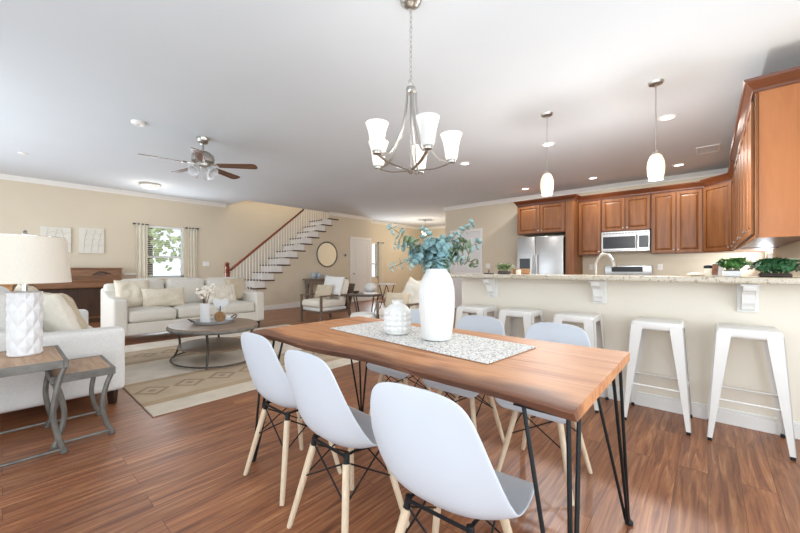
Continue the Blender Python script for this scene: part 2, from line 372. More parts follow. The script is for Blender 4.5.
        edge = lambda R: [R[i][0] for i in range(n)]+[R[n][j] for j in range(n)]+[R[i][n] for i in range(n, 0, -1)]+[R[0][j] for j in range(n, 0, -1)]
        A, B = edge(rows[0]), edge(rows[1]); L_ = len(A)
        for i in range(L_): b.faces.new((A[i], A[(i+1) % L_], B[(i+1) % L_], B[i]))
        return s.add(b, mat)
    def disc(s, c, nrm, r, n=10, cup=.15, asp=1.0, spin=0):
        nrm = Vector(nrm).normalized(); a = nrm.orthogonal().normalized(); a.rotate(Matrix.Rotation(spin, 3, nrm)); d = nrm.cross(a); c = Vector(c)
        b = s.bm; o = b.verts.new(c); ring = [b.verts.new(c+a*(math.cos(2*PI*k/n)*r*asp)+d*(math.sin(2*PI*k/n)*r)+nrm*(r*cup)) for k in range(n)]
        for k in range(n): b.faces.new((o, ring[k], ring[(k+1) % n]))
        return s
    def build(s, name, mat, parent=None, smooth=True, angle=40, label=None, kind=None):
        me = bpy.data.meshes.new(name); s.bm.to_mesh(me); s.bm.free()
        for p in me.polygons: p.use_smooth = smooth
        if smooth: 
            try: me.set_sharp_from_angle(angle=math.radians(angle))
            except Exception: pass
        me.materials.append(M[mat] if isinstance(mat, str) else mat)
        o = bpy.data.objects.new(name, me); COL.objects.link(o)
        if parent is not None: o.parent = parent
        if label: o['label'] = label
        if kind: o['kind'] = kind
        return o
def thing(name, label, cat, loc=(0, 0, 0), rz=0, group=None):
    o = bpy.data.objects.new(name, None); COL.objects.link(o); o.location = loc; o.rotation_euler = (0, 0, rz)
    o.empty_display_size = .1
    return tag(o, label, cat, group)
def tag(o, label, cat, group=None):
    o['label'] = label; o['category'] = cat
    if group: o['group'] = group
    return o
def struct(o): o['kind'] = 'structure'; return o
CH = {}
def dup(o, loc=None, rz=None, label=None, parent=None):
    c = o.copy(); COL.objects.link(c)
    if parent is not None: c.parent = parent
    if loc is not None: c.location = loc
    if rz is not None: c.rotation_euler = (0, 0, rz)
    if label: c['label'] = label
    for ch in list(o.children): dup(ch, parent=c)
    return c
RX = lambda a: Matrix.Rotation(a, 4, 'X')
RY = lambda a: Matrix.Rotation(a, 4, 'Y')
RZ = lambda a: Matrix.Rotation(a, 4, 'Z')
T = lambda x, y, z: Matrix.Translation((x, y, z))

# ================================================================== SETTING
struct(MB().box(-10.2, 2.2, -1.9, 12.4, -.1, 0).build('floor', 'floor', smooth=False))
XW = -9.8; XS = -8.77; YK = 8.35; XR = .70
# ceiling with the stairwell opening (x -9.8..-8.85, y 4.1..7.6)
c = MB()
c.box(-8.85, 2.2, -1.9, 12.4, CEIL, CEIL+.3); c.box(-10.2, -8.85, -1.9, 4.1, CEIL, CEIL+.3); c.box(-10.2, -8.85, 7.6, 12.4, CEIL, CEIL+.3)
struct(c.build('ceiling', 'ceil', smooth=False))
# window wall, open at the window y 2.2..3.0, z .88..2.11, carried up behind the stairs
c = MB(); w0, w1, wz0, wz1 = 2.2, 3.0, .88, 2.11
c.box(-10, XW, -1.7, w0, 0, CEIL); c.box(-10, XW, w1, 4.0, 0, CEIL); c.box(-10, XW, w0, w1, 0, wz0); c.box(-10, XW, w0, w1, wz1, CEIL)
c.box(-10, XW, 4.0, 8.44, 0, 5.3)
struct(c.build('wall_window', 'wall', smooth=False))
# stairwell sides above the ceiling
c = MB(); c.box(-9.8, -8.85, 3.98, 4.1, CEIL+.3, 5.3); c.box(-9.8, -8.85, 7.6, 7.75, CEIL+.3, 5.3); c.box(-8.85, -8.73, 3.98, 7.75, CEIL+.3, 5.3)
c.box(-10, -8.73, 3.98, 7.75, 5.3, 5.4)
struct(c.build('wall_stairwell', 'wall', smooth=False))
# stair wall: stepped below the treads, full height beyond
Y0, RUN, Z0, RISE, NST = 3.70, .2405, .182, .2055, 14      # nosing of the first tread
def ty(k): return Y0+.05+RUN*k
def tz(k): return Z0+RISE*k
poly = [(ty(0)+.03, 0)]
for k in range(12):
    poly += [(ty(k)+.03, tz(k)-.035), (ty(k+1)+.03, tz(k)-.035)]
poly += [(ty(12)+.03, CEIL), (8.44, CEIL), (8.44, 0)]
struct(MB().prism(poly, 'x', XS-.12, XS).build('wall_stair', 'wall', smooth=False))
# hall walls
c = MB(); c.box(-9.4, -9.2, 8.44, 8.9, 0, CEIL); c.box(-9.4, -9.2, 9.25, 12.0, 0, CEIL); c.box(-9.4, -9.2, 8.9, 9.25, 0, .75); c.box(-9.4, -9.2, 8.9, 9.25, 2.05, CEIL)
c.box(-9.4, XS-.121, 8.32, 8.44, 0, CEIL)
struct(c.build('wall_hall', 'wall', smooth=False))
struct(MB().box(-9.4, -3.4, 11.9, 12.05, 0, CEIL).build('wall_front', 'wall', smooth=False))
struct(MB().box(-5.62, -5.5, 8.47, 11.9, 0, CEIL).build('wall_hall_side', 'wall', smooth=False))
struct(MB().box(-5.62, XR+.12, YK, YK+.12, 0, CEIL).build('wall_kitchen', 'wall', smooth=False))
c = MB(); c.box(XR, XR+.12, 3.4, 7.33, 0, CEIL); c.box(XR, XR+.12, 7.33, 8.25, 0, .98); c.box(XR, XR+.12, 7.33, 8.25, 1.365, CEIL); c.box(XR, XR+.12, 8.25, YK, 0, CEIL)
struct(c.build('wall_kitchen_side', 'wall', smooth=False))
c = MB(); c.box(XR+.03, XR+.07, 7.33, 7.37, .98, 1.365); c.box(XR+.03, XR+.07, 8.21, 8.25, .98, 1.365); c.box(XR+.03, XR+.07, 7.37, 8.21, .98, 1.01); c.box(XR+.03, XR+.07, 7.37, 8.21, 1.335, 1.365)
struct(c.build('window_3', 'trim', smooth=False))
struct(MB().box(XR+.12, 1.92, 3.4, 3.52, 0, CEIL).build('wall_dining_return', 'wall', smooth=False))
# walls behind the camera with their window openings
c = MB(); c.box(1.8, 1.92, -1.5, -.8, 0, CEIL); c.box(1.8, 1.92, 2.8, 3.4, 0, CEIL); c.box(1.8, 1.92, -.8, 2.8, 0, .25); c.box(1.8, 1.92, -.8, 2.8, 2.45, CEIL)
struct(c.build('wall_dining', 'wall', smooth=False))
c = MB(); c.box(-9.8, -8.9, -1.62, -1.5, 0, CEIL); c.box(-4.3, -2.7, -1.62, -1.5, 0, CEIL); c.box(1.5, 1.92, -1.62, -1.5, 0, CEIL)
c.box(-8.9, -4.3, -1.62, -1.5, 0, .25); c.box(-8.9, -4.3, -1.62, -1.5, 2.25, CEIL); c.box(-2.7, 1.5, -1.62, -1.5, 0, .2); c.box(-2.7, 1.5, -1.62, -1.5, 2.4, CEIL)
struct(c.build('wall_rear', 'wall', smooth=False))
# crown moulding and baseboards
def crown(name, x0, y0, x1, y1, nx, ny):
    d = Vector((x1-x0, y1-y0, 0)); L_ = d.length; d.normalize(); nn = Vector((nx, ny, 0))
    prof = [(0, -.09), (.012, -.09), (.016, -.07), (.05, -.03), (.062, -.012), (.07, 0), (0, 0)]
    b = bmesh.new(); A = []; B = []
    for o, z in prof:
        p = Vector((x0, y0, CEIL+z))+nn*o; A.append(b.verts.new(p)); B.append(b.verts.new(p+d*L_))
    n = len(prof); b.faces.new(A); b.faces.new(B)
    for i in range(n): b.faces.new((A[i], A[(i+1) % n], B[(i+1) % n], B[i]))
    m = MB(); m.add(b); struct(m.build(name, 'trim', smooth=False))
crown('trim_1', XW, -1.5, XW, 4.0, 1, 0)
crown('trim_2', XS, ty(12)+.03, XS, 8.44, 1, 0)
crown('trim_3', -9.2, 8.44, -9.2, 11.9, 1, 0)
crown('trim_4', -9.2, 11.9, -5.62, 11.9, 0, -1)
crown('trim_5', -5.62, YK, XR, YK, 0, -1)
crown('trim_6', XR, 3.52, XR, YK, -1, 0)
crown('trim_11', -5.62, 8.35, -5.62, 11.9, -1, 0)
def base(name, x0, x1, y0, y1, h=.13):
    m = MB(); m.box(x0, x1, y0, y1, 0, h-.02, .002); 
    cx, cy = (x0+x1)/2, (y0+y1)/2
    if x1-x0 < y1-y0: m.box(min(x0, x1), min(x0, x1)+(x1-x0)*1, y0, y1, h-.02, h, .006)
    else: m.box(x0, x1, y0, y1, h-.02, h, .006)
    struct(m.build(name, 'trim', smooth=False))
base('baseboard_window', XW, XW+.016, -1.5, 3.7)
base('baseboard_stair', XS, XS+.016, 4.0, 7.42)
base('baseboard_hall', -9.2, -9.184, 8.46, 11.9)
base('baseboard_kitchen', -5.6, -5.56, YK-.016, YK)
# ledge between piano and curtain
struct(MB().box(XW, XW+.05, 1.78, 2.02, .955, .99, .005).build('trim_7', 'trim', smooth=False))

# ---- far window with blinds
def window(name, x, y0, y1, z0, z1, nsl):
    w = MB(); e = .05
    w.box(x-.12, x-.06, y0, y0+e, z0, z1); w.box(x-.12, x-.06, y1-e, y1, z0, z1); w.box(x-.12, x-.06, y0, y1, z1-e, z1); w.box(x-.12, x-.06, y0, y1, z0, z0+e)
    zm = z0+(z1-z0)*.40; w.box(x-.115, x-.055, y0+e, y1-e, zm-.025, zm+.025)
    r = struct(w.build(name, 'trim', smooth=False))
    g = MB(); g.box(x-.095, x-.09, y0+e, y1-e, z0+e, z1-e)
    gm, nt, b = newmat('window_pane'); b.inputs['Transmission Weight'].default_value = 1; b.inputs['Roughness'].default_value = 0; b.inputs['IOR'].default_value = 1.02
    g.build('pane', gm, r, smooth=False)
    s = MB(); s.box(x-.045, x-.005, y0+.01, y1-.01, z1-.05, z1-.005)
    dz = (z1-z0-.08)/nsl
    for k in range(nsl):
        z = z0+.03+dz*k; b = bmesh.new(); vs = [b.verts.new(p) for p in ((x-.042, y0+.015, z-.004), (x-.012, y0+.015, z+.006), (x-.012, y1-.015, z+.006), (x-.042, y1-.015, z-.004))]; b.faces.new(vs); s.bm.verts.index_update()
        me = bpy.data.meshes.new('t'); b.to_mesh(me); s.bm.from_mesh(me); bpy.data.meshes.remove(me); b.free()
    bl = s.build('blind', 'blind', r, smooth=False)
    so = bl.modifiers.new('thick', 'SOLIDIFY'); so.thickness = .002
    return r
window('window_1', XW, w0, w1, wz0, wz1, 26)
window('window_2', -9.2, 8.9, 9.25, .75, 2.05, 26)
struct(MB().box(-9.85, XW+.03, w0-.02, w1+.02, wz0-.025, wz0, .004).build('trim_8', 'trim', smooth=False))

# ---- doors with casings
def door(name, axis, wallc, a0, a1, h, sgn, knob_side, six=True):
    # axis 'x': wall plane x = wallc, door spans y a0..a1 ; axis 'y': wall plane y = wallc, door spans x
    def bx(m, p0, p1, u0, u1, z0, z1, bev=.003):
        lo, hi = sorted((wallc+sgn*p0, wallc+sgn*p1))
        if axis == 'x': m.box(lo, hi, u0, u1, z0, z1, bev)
        else: m.box(u0, u1, lo, hi, z0, z1, bev)
    m = MB(); bx(m, .0, .012, a0, a1, .01, h)
    W_ = a1-a0; st = .11*W_/.8
    bx(m, .012, .022, a0, a0+st, .01, h); bx(m, .012, .022, a1-st, a1, .01, h)
    for z0, z1 in ((.01, .22), (.82, .98), (h-.13, h)): bx(m, .012, .022, a0+st, a1-st, z0, z1)
    mid = (a0+a1)/2
    for z0, z1 in ((.27, .77), (1.03, h-.18)):
        bx(m, .012, .019, a0+st+.05, a1-st-.05, z0, z1, .004)
    d = struct(m.build(name, 'door', smooth=False))
    f = MB(); cw = .075
    bx(f, .0, .03, a0-cw, a0-.004, 0, h+.005); bx(f, .0, .03, a1+.004, a1+cw, 0, h+.005); bx(f, .0, .034, a0-cw, a1+cw, h+.005, h+.005+cw)
    f.build('door_casing', 'trim', d, smooth=False)
    k = MB(); u = a0+.07 if knob_side < 0 else a1-.07
    if axis == 'x': k.lathe([(.022, 0), (.012, .01), (.012, .03), (.026, .045), (.026, .06), (.01, .068)], 16, mat=T(wallc+sgn*.02, u, .93)@RY(sgn*PI/2))
    else: k.lathe([(.022, 0), (.012, .01), (.012, .03), (.026, .045), (.026, .06), (.01, .068)], 16, mat=T(u, wallc+sgn*.02, .93)@RX(-sgn*PI/2))
    k.build('door_knob', 'nickel', d)
    return d
door('door_1', 'x', XS, 7.56, 8.36, 2.06, 1, -1)
door('door_2', 'y', YK, -5.38, -4.52, 2.08, -1, 1)
door('door_3', 'y', 11.9, -8.55, -7.55, 2.1, -1, 1)

# ---- outdoors behind the far window
struct(MB().box(-30, -10.2, -12, 22, -.12, -.1).build('floor_lawn', 'lawn', smooth=False))
def tree(x, y, h, r, seed, label):
    rnd = random.Random(seed); t = thing('tree', label, 'tree', (x, y, -.1), group='trees outside the window')
    MB().tube([(0, 0, 0), (.03, 0, h*.4), (0, .05, h*.75)], [.12, .06], 8).build('trunk', 'bark', t)
    m = MB()
    for i in range(300):
        a = rnd.random()*2*PI; zz = rnd.uniform(-1, 1); q = rnd.random()**.4
        p = (r*q*math.sqrt(1-zz*zz)*math.cos(a), r*q*math.sqrt(1-zz*zz)*math.sin(a), h*.62+h*.4*q*zz)
        m.disc(p, (rnd.uniform(-1, 1), rnd.uniform(-1, 1), rnd.uniform(-.3, 1)), rnd.uniform(.06, .13), 6, .1)
    m.build('foliage', 'tree', t, smooth=False)
tree(-13.4, 3.1, 3.6, 1.2, 1, 'leafy green tree outside the far window, left of the two')
tree(-16.5, 6.6, 4.4, 1.5, 2, 'leafy green tree outside the far window, right of the two')

# ================================================================== BREAKFAST BAR
YB = 3.40
struct(MB().box(-2.07, XR, YB, YB+.13, 0, 1.0).build('wall_bar', 'barwall', smooth=False))
m = MB(); m.box(-2.07, XR, YB-.016, YB, 0, .085, .002); m.box(-2.07, XR, YB-.012, YB, .085, .108, .005)
struct(m.build('baseboard_bar', 'trim', smooth=False))
bt = thing('bar_countertop', 'long speckled granite bar top on the cream half wall', 'countertop', (0, 0, 1.0))
MB().box(-2.13, XR-.002, 3.14, 3.62, .002, .042, .008, 3).build('slab', 'granite', bt)
def corbel(x, label):
    t = thing('corbel', label, 'bracket', (x, YB, 0), group='white corbels under the bar top')
    MB().box(-.055, .055, -.02, -.001, .80, .998, .004).build('back_plate', 'trim', t, smooth=False)
    pr_ = [(-.02, .998), (-.17, .998), (-.175, .975), (-.165, .955), (-.13, .945), (-.10, .925), (-.085, .89), (-.075, .865), (-.055, .845), (-.045, .82), (-.02, .81)]
    MB().prism(pr_, 'x', -.032, .032, .003).build('scroll', 'trim', t, smooth=False)
    MB().box(-.045, .045, -.19, -.02, .985, .998, .003).build('cap', 'trim', t, smooth=False)
for x, l in ((-1.69, 'white scroll corbel under the left end of the bar'), (-.70, 'white scroll corbel in the middle of the bar'), (.205, 'white scroll corbel near the right end of the bar')): corbel(x, l)

# ---- bar stools
def make_stool():
    t = thing('bar_stool', '', 'bar stool', group='white metal stools along the bar')
    H_, s, f = .727, .148, .192
    m = MB(); m.rbox((0, 0, H_-.006), (2*s, 2*s, .012), .006)
    sq = []
    m2 = MB().box(-s, s, -s, s, H_-.064, H_-.004, .018, 4)
    m2.lathe([(.03, H_-.005), (.028, H_-.002), (.012, H_-.0015)], 20)
    m2.build('seat', 'steelwhite', t); m.bm.free()
    for sx in (1, -1):
        for sy in (1, -1):
            # folded sheet leg: an angle iron tapering to the foot
            b = MB(); top, wt, wb, th = s+.001, .074, .026, .004
            P0 = (sx*top, sy*top, H_-.03); P1 = (sx*f, sy*f, .022)
            for ax in (0, 1):
                bm = bmesh.new()
                def q(p, w, off):
                    v = [p[0], p[1], p[2]]; v[ax] -= (sx, sy)[ax]*w; v[1-ax] -= (sx, sy)[1-ax]*off; return bm.verts.new(v)
                a = [q(P0, 0, 0), q(P0, wt, 0), q(P1, wb, 0), q(P1, 0, 0)]; c_ = [q(P0, 0, th), q(P0, wt, th), q(P1, wb, th), q(P1, 0, th)]
                bm.faces.new(a); bm.faces.new(c_)
                for i in range(4): bm.faces.new((a[i], a[(i+1) % 4], c_[(i+1) % 4], c_[i]))
                b.add(bm)
            lg = b.build('leg', 'steelwhite', t, smooth=False)
            MB().box(min(sx*(f-.002), sx*(f-.024)), max(sx*(f-.002), sx*(f-.024)), min(sy*(f-.002), sy*(f-.024)), max(sy*(f-.002), sy*(f-.024)), 0, .021, .004).build('rubber_foot', 'rubber', lg)
    z = .27; g = s+(f-s)*(1-(z-.02)/(H_-.05))-.01
    for a, b_ in (((-g, -g), (g, -g)), ((g, -g), (g, g)), ((g, g), (-g, g)), ((-g, g), (-g, -g))):
        MB().tube([(*a, z), (*b_, z)], .0065, 8).build('rung', 'steelwhite', t)
    x_ = MB(); q = s-.03
    x_.tube([(-q, -q, H_-.07), (q, q, H_-.07)], .008, 6, flat=(1, .4)); x_.tube([(-q, q, H_-.07), (q, -q, H_-.07)], .008, 6, flat=(1, .4)); x_.build('cross_brace', 'steelwhite', t)
    return t
st = make_stool()
SL = ['white metal bar stool nearest the camera, rightmost at the bar', 'white metal bar stool at the bar, second from the right', 'white metal bar stool at the bar behind the rightmost far dining chair back',
      'white metal bar stool at the bar, second from the left end', 'white metal bar stool at the left end of the bar, beside the tall vase']
for i, x in enumerate((.187, -.275, -.815, -1.30, -1.755)):
    o = st if i == 0 else dup(st)
    o.location = (x, 3.175, 0); o.rotation_euler = (0, 0, 0); o['label'] = SL[i]

# ================================================================== KITCHEN
def cab_door(par, x0, x1, z0, z1, y, knob=None, name='door', dirm=None):
    """raised-panel door in the plane y, facing -y, in local space of par"""
    st_ = .052; m = MB()
    m.box(x0, x0+st_, y-.02, y, z0, z1, .003); m.box(x1-st_, x1, y-.02, y, z0, z1, .003)
    m.box(x0+st_, x1-st_, y-.02, y, z0, z0+st_, .003); m.box(x0+st_, x1-st_, y-.02, y, z1-st_, z1, .003)
    d = m.build(name, 'cherry', par, smooth=False)
    b = bmesh.new(); a0, a1, c0, c1 = x0+st_, x1-st_, z0+st_, z1-st_; iv = .035
    o_ = [(a0, c0), (a1, c0), (a1, c1), (a0, c1)]; i_ = [(a0+iv, c0+iv), (a1-iv, c0+iv), (a1-iv, c1-iv), (a0+iv, c1-iv)]
    O = [b.verts.new((p[0], y-.004, p[1])) for p in o_]; I = [b.verts.new((p[0], y-.017, p[1])) for p in i_]; Bk = [b.verts.new((p[0], y, p[1])) for p in o_]
    b.faces.new(I)
    for k in range(4): b.faces.new((O[k], O[(k+1) % 4], I[(k+1) % 4], I[k])); b.faces.new((O[k], O[(k+1) % 4], Bk[(k+1) % 4], Bk[k]))
    mm = MB(); mm.add(b); mm.build('raised_panel', 'cherry', d, smooth=False)
    if knob:
        kx = x0+.028 if knob == 'l' else x1-.028; kz = z0+.05 if z0 > 1 else z1-.06
        MB().lathe([(.006, 0), (.006, .012), (.015, .018), (.015, .026), (.006, .03)], 14, mat=T(kx, y-.02, kz)@RX(PI/2)).build('knob', 'nickel', d)
    return d
CROWN = [(0, 0), (-.012, 0), (-.016, .02), (-.05, .07), (-.062, .078), (-.07, .10), (0, .10)]
def crown_strip(par, pts, z, closed_ends=True):
    """cabinet crown following plan points (left to right, facing -y side outward)"""
    b = bmesh.new(); rings = []
    n = len(pts)
    for i, p in enumerate(pts):
        ds = []
        if i > 0: ds.append((Vector(p)-Vector(pts[i-1])).normalized())
        if i < n-1: ds.append((Vector(pts[i+1])-Vector(p)).normalized())
        ns = [Vector((d.y, -d.x)) for d in ds]
        nn = sum(ns, Vector((0, 0))).normalized(); k = 1/max(.3, nn.dot(ns[0]))
        rings.append([b.verts.new((p[0]+nn.x*(-o)*k, p[1]+nn.y*(-o)*k, z+h)) for o, h in CROWN])
    m_ = len(CROWN)
    for A, B in zip(rings, rings[1:]):
        for k in range(m_): b.faces.new((A[k], A[(k+1) % m_], B[(k+1) % m_], B[k]))
    b.faces.new(rings[0]); b.faces.new(rings[-1])
    m = MB(); m.add(b); return m.build('crown_moulding', 'cherryx', par, smooth=False)
ZB, ZT, YF = 1.375, 2.50, 7.99
def upper(name, label, x0, x1, z0, z1, doors, yf=YF, crown=None):
    t = thing(name, label, 'cabinet', (0, 0, 0), group='cherry wall cabinets in the kitchen')
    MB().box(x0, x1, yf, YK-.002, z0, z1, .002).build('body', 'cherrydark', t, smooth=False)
    n = len(doors); g = .012; w = (x1-x0-g*(n+1))/n
    for i, k in enumerate(doors): cab_door(t, x0+g+i*(w+g), x0+g+i*(w+g)+w, z0+.012, z1-.03, yf-.001, k)
    crown_strip(t, crown or [(x0, yf), (x1, yf)], z1)
    return t
t = upper('wall_cabinet', 'two-door cherry cabinet above the refrigerator', -3.235, -2.214, 1.86, ZT, ['r', 'l'], 7.69, [(-3.235, YK), (-3.235, 7.69), (-2.05, 7.69), (-2.05, YF-.07)])
MB().box(-2.212, -2.05, 7.69, YK-.002, .0, ZT, .002).build('side_panel', 'cherry', t, smooth=False)
upper('wall_cabinet', 'single-door cherry wall cabinet between refrigerator and microwave', -2.045, -1.615, ZB, ZT, ['r'])
upper('wall_cabinet', 'short two-door cherry wall cabinet above the microwave', -1.613, -.80, 1.83, ZT, ['r', 'l'])
upper('wall_cabinet', 'tall two-door cherry wall cabinet right of the microwave', -.798, -.06, ZB, ZT, ['r', 'l'])
# corner cabinet on the diagonal
t = thing('corner_wall_cabinet', 'cherry wall cabinet set diagonally in the kitchen corner', 'cabinet', group='cherry wall cabinets in the kitchen')
dx0, dy0, dx1, dy1 = -.058, YF, .30, 7.632
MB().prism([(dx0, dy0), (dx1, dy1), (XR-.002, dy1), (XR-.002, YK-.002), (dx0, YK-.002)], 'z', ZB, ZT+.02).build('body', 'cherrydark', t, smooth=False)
L_ = math.hypot(dx1-dx0, dy1-dy0)
e = cab_door(t, .012, L_-.012, ZB+.012, ZT-.02, -.001, 'r'); e.location = (dx0, dy0, 0); e.rotation_euler = (0, 0, math.atan2(dy1-dy0, dx1-dx0))
crown_strip(t, [(dx0, dy0), (dx1, dy1)], ZT+.02)
# right-hand run along the side wall: front plane x=.29, doors face -x
ZB2, ZT2, XF, YN = 1.352, 2.545, .29, 4.085
t = thing('wall_cabinet', 'large cherry wall cabinet run on the right wall, plain side panel towards the camera', 'cabinet', group='cherry wall cabinets in the kitchen')
YE = 6.70
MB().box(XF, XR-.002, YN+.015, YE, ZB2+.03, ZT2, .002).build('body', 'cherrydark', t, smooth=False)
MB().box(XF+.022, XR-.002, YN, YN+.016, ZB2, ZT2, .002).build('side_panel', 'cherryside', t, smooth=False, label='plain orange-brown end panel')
m = MB(); m.box(XF, XF+.02, YN-.003, YN+.05, ZB2, ZT2, .002); m.box(XF, XF+.02, YN+.05, YE, ZB2, ZB2+.04, .002); m.box(XF, XF+.02, YN+.05, YE, ZT2-.05, ZT2, .002); m.build('face_frame', 'cherry', t, smooth=False)
nd = 6; w = (YE-.02-YN-.05)/nd
for i in range(nd):
    d = cab_door(t, .006, w-.006, ZB2+.035, ZT2-.045, -.001, 'r' if i % 2 else 'l')
    d.location = (XF, YN+.05+(i+1)*w, 0); d.rotation_euler = (0, 0, -PI/2)
crown_strip(t, [(XF, YE), (XF, YN), (XR-.002, YN)], ZT2)
t = thing('wall_cabinet', 'cherry wall cabinet on the right wall between the corner cabinet and the larger run', 'cabinet', group='cherry wall cabinets in the kitchen')
MB().box(XF+.012, XR-.002, YE+.003, 7.625, ZB, ZT+.02, .002).build('body', 'cherry', t, smooth=False)
for i in range(2):
    d = cab_door(t, .006, .44, ZB+.012, ZT-.02, -.001, 'r' if i % 2 else 'l'); d.location = (XF+.012, YE+.02+(i+1)*.447, 0); d.rotation_euler = (0, 0, -PI/2)
crown_strip(t, [(XF+.012, 7.62), (XF+.012, YE+.004)], ZT+.02)

# ---- refrigerator
t = thing('refrigerator', 'stainless side-by-side refrigerator under the cherry cabinet', 'refrigerator', (0, 0, 0))
FX0, FX1, FY = -3.215, -2.235, 7.62
MB().box(FX0+.005, FX1-.005, FY+.05, YK-.03, .02, 1.775, .006).build('body', 'darkiron', t, smooth=False)
sx = FX0+.40
for a, b_, nm in ((FX0, sx-.004, 'left'), (sx+.004, FX1, 'right')):
    d = MB().box(a, b_, FY, FY+.048, .06, 1.785, .012, 3).build('door', 'stainless', t)
    hx = b_-.04 if nm == 'left' else a+.04
    MB().tube([(hx, FY, .75), (hx, FY-.05, .78), (hx, FY-.05, 1.37), (hx, FY, 1.40)], .013, 8).build('handle', 'stainless', d)
    if nm == 'left':
        MB().box(a+.06, b_-.10, FY-.004, FY+.01, 1.02, 1.32, .006).build('dispenser', 'glassdark', d, smooth=False)
# ---- microwave
t = thing('microwave', 'stainless over-the-range microwave with dark glass door', 'microwave', (0, 0, 0))
a, b_, y, z0, z1 = -1.605, -.808, 7.93, 1.43, 1.822
MB().box(a, b_, y, YK-.004, z0, z1, .006).build('body', 'stainless', t, smooth=False)
d = MB().box(a+.004, b_-.19, y-.022, y-.001, z0+.02, z1-.07, .006).build('door', 'stainless', t, smooth=False)
MB().box(a+.035, b_-.225, y-.026, y-.021, z0+.06, z1-.10, .004).build('glass', 'glassdark', d, smooth=False)
MB().tube([(b_-.205, y-.02, z0+.05), (b_-.205, y-.055, z0+.07), (b_-.205, y-.055, z1-.11), (b_-.205, y-.02, z1-.09)], .011, 8).build('handle', 'stainless', d)
MB().box(b_-.175, b_-.01, y-.01, y-.0005, z0+.03, z1-.08, .004).build('control_panel', 'stainless', t, smooth=False)
MB().box(b_-.168, b_-.02, y-.014, y-.0095, z0+.07, z1-.10, .003).build('display', 'glassdark', t, smooth=False)
m = MB()
for k in range(14): m.box(a+.03+k*.053, a+.07+k*.053, y-.006, y-.0005, z1-.045, z1-.03)
m.build('vent_grille', 'darkiron', t, smooth=False)
# ---- range with back console
t = thing('range', 'stainless kitchen range whose back console shows over the bar', 'stove', (0, 0, 0))
MB().box(a, b_, 7.72, YK-.012, .02, .905, .006).build('body', 'stainless', t, smooth=False)
MB().box(a, b_, 7.70, YK-.1, .905, .918, .004).build('cooktop', 'glassdark', t, smooth=False)
MB().box(a, b_, 8.20, YK-.012, .918, 1.165, .012, 3).build('console', 'stainless', t)
MB().box(a+.13, b_-.14, 8.192, 8.202, 1.035, 1.135, .004).build('display_panel', 'glassdark', t, smooth=False)
# ---- base cabinets, counters
def basecab(label, x0, x1, y0, y1, ax):
    t = thing('base_cabinet', label, 'cabinet', group='cherry base cabinets in the kitchen')
    MB().box(x0, x1, y0, y1, 0, .88, .003).build('body', 'cherry', t, smooth=False); return t
def counter(label, x0, x1, y0, y1):
    t = thing('countertop', label, 'countertop', group='granite worktops in the kitchen')
    MB().box(x0, x1, y0, y1, .882, .918, .006).build('slab', 'granite', t, smooth=False)
basecab('cherry base cabinet between refrigerator and range', -2.045, -1.612, 7.75, YK-.002, 'y'); counter('granite worktop between refrigerator and range', -2.045, -1.612, 7.72, YK-.002)
basecab('cherry base cabinet right of the range', -.80, XR-.002, 7.75, YK-.002, 'y'); counter('granite worktop right of the range', -.80, XR-.002, 7.72, YK-.002)
basecab('cherry sink base cabinet behind the bar wall', -2.07, XR-.002, 3.535, 4.15, 'y'); counter('granite sink worktop behind the bar wall', -2.07, XR-.002, 3.632, 4.18)
# ---- faucet on the sink worktop
t = thing('faucet', 'gooseneck kitchen faucet in brushed nickel rising behind the bar', 'faucet', (-.845, 3.95, .918))
MB().lathe([(.03, 0), (.03, .006), (.022, .012), (.02, .05)], 18).build('base', 'nickel', t)
MB().tube([(0, 0, .04), (0, 0, .16), (.004, -.004, .24), (.05, -.02, .315), (.11, -.04, .315), (.155, -.058, .26)], .0155, 12, smooth=6).build('spout', 'nickel', t)
MB().tube([(.155, -.058, .262), (.172, -.065, .20)], [.019, .021], 12).build('spray_head', 'nickel', t)
# ---- small things on walls
def plate(name, label, cat, p, ax, sgn, w=.075, h=.115, kind='outlet', group=None):
    t = thing(name, label, cat, p, group=group)
    def bx(mm, u0, u1, z0, z1, d0, d1, bev=.002):
        if ax == 'x': lo, hi = sorted((sgn*d0, sgn*d1)); mm.box(lo, hi, u0, u1, z0, z1, bev)
        else: lo, hi = sorted((sgn*d0, sgn*d1)); mm.box(u0, u1, lo, hi, z0, z1, bev)
    m = MB(); bx(m, -w/2, w/2, -h/2, h/2, .0005, .006); m.build('cover_plate', 'plastic', t, smooth=False)
    if kind == 'outlet':
        for s in (-1, 1): m = MB(); bx(m, -.016, .016, s*.024-.014, s*.024+.014, .006, .009); m.build('socket', 'trim', t, smooth=False)
    else:
        m = MB(); bx(m, -.008, .008, -.014, .014, .006, .012); m.build('toggle', 'trim', t, smooth=False)
plate('wall_outlet', 'white wall outlet on the backsplash right of the range', 'outlet', (-.69, YK, 1.13), 'y', -1)
plate('wall_outlet', 'white wall outlet on the backsplash left of the range', 'outlet', (-1.88, YK, 1.13), 'y', -1)
plate('light_switch', 'white light switch plate beside the kitchen door', 'light switch', (-4.3, YK, 1.17), 'y', -1, .12, .12, 'switch')
plate('light_switch', 'white light switch plate right of the far window', 'light switch', (XW, 3.5, 1.22), 'x', 1, .16, .12, 'switch')
plate('wall_outlet', 'white outlet low on the wall below the stairs', 'outlet', (XS, 4.46, .43), 'x', 1)
t = thing('thermostat', 'small dark thermostat on the wall between mirror and door', 'thermostat', (XS, 7.29, 1.53))
MB().box(.0005, .02, -.055, .055, -.045, .045, .006).build('case', 'grey_ceramic', t, smooth=False); MB().box(.019, .023, -.035, .035, -.02, .025, .002).build('screen', 'glassdark', t, smooth=False)

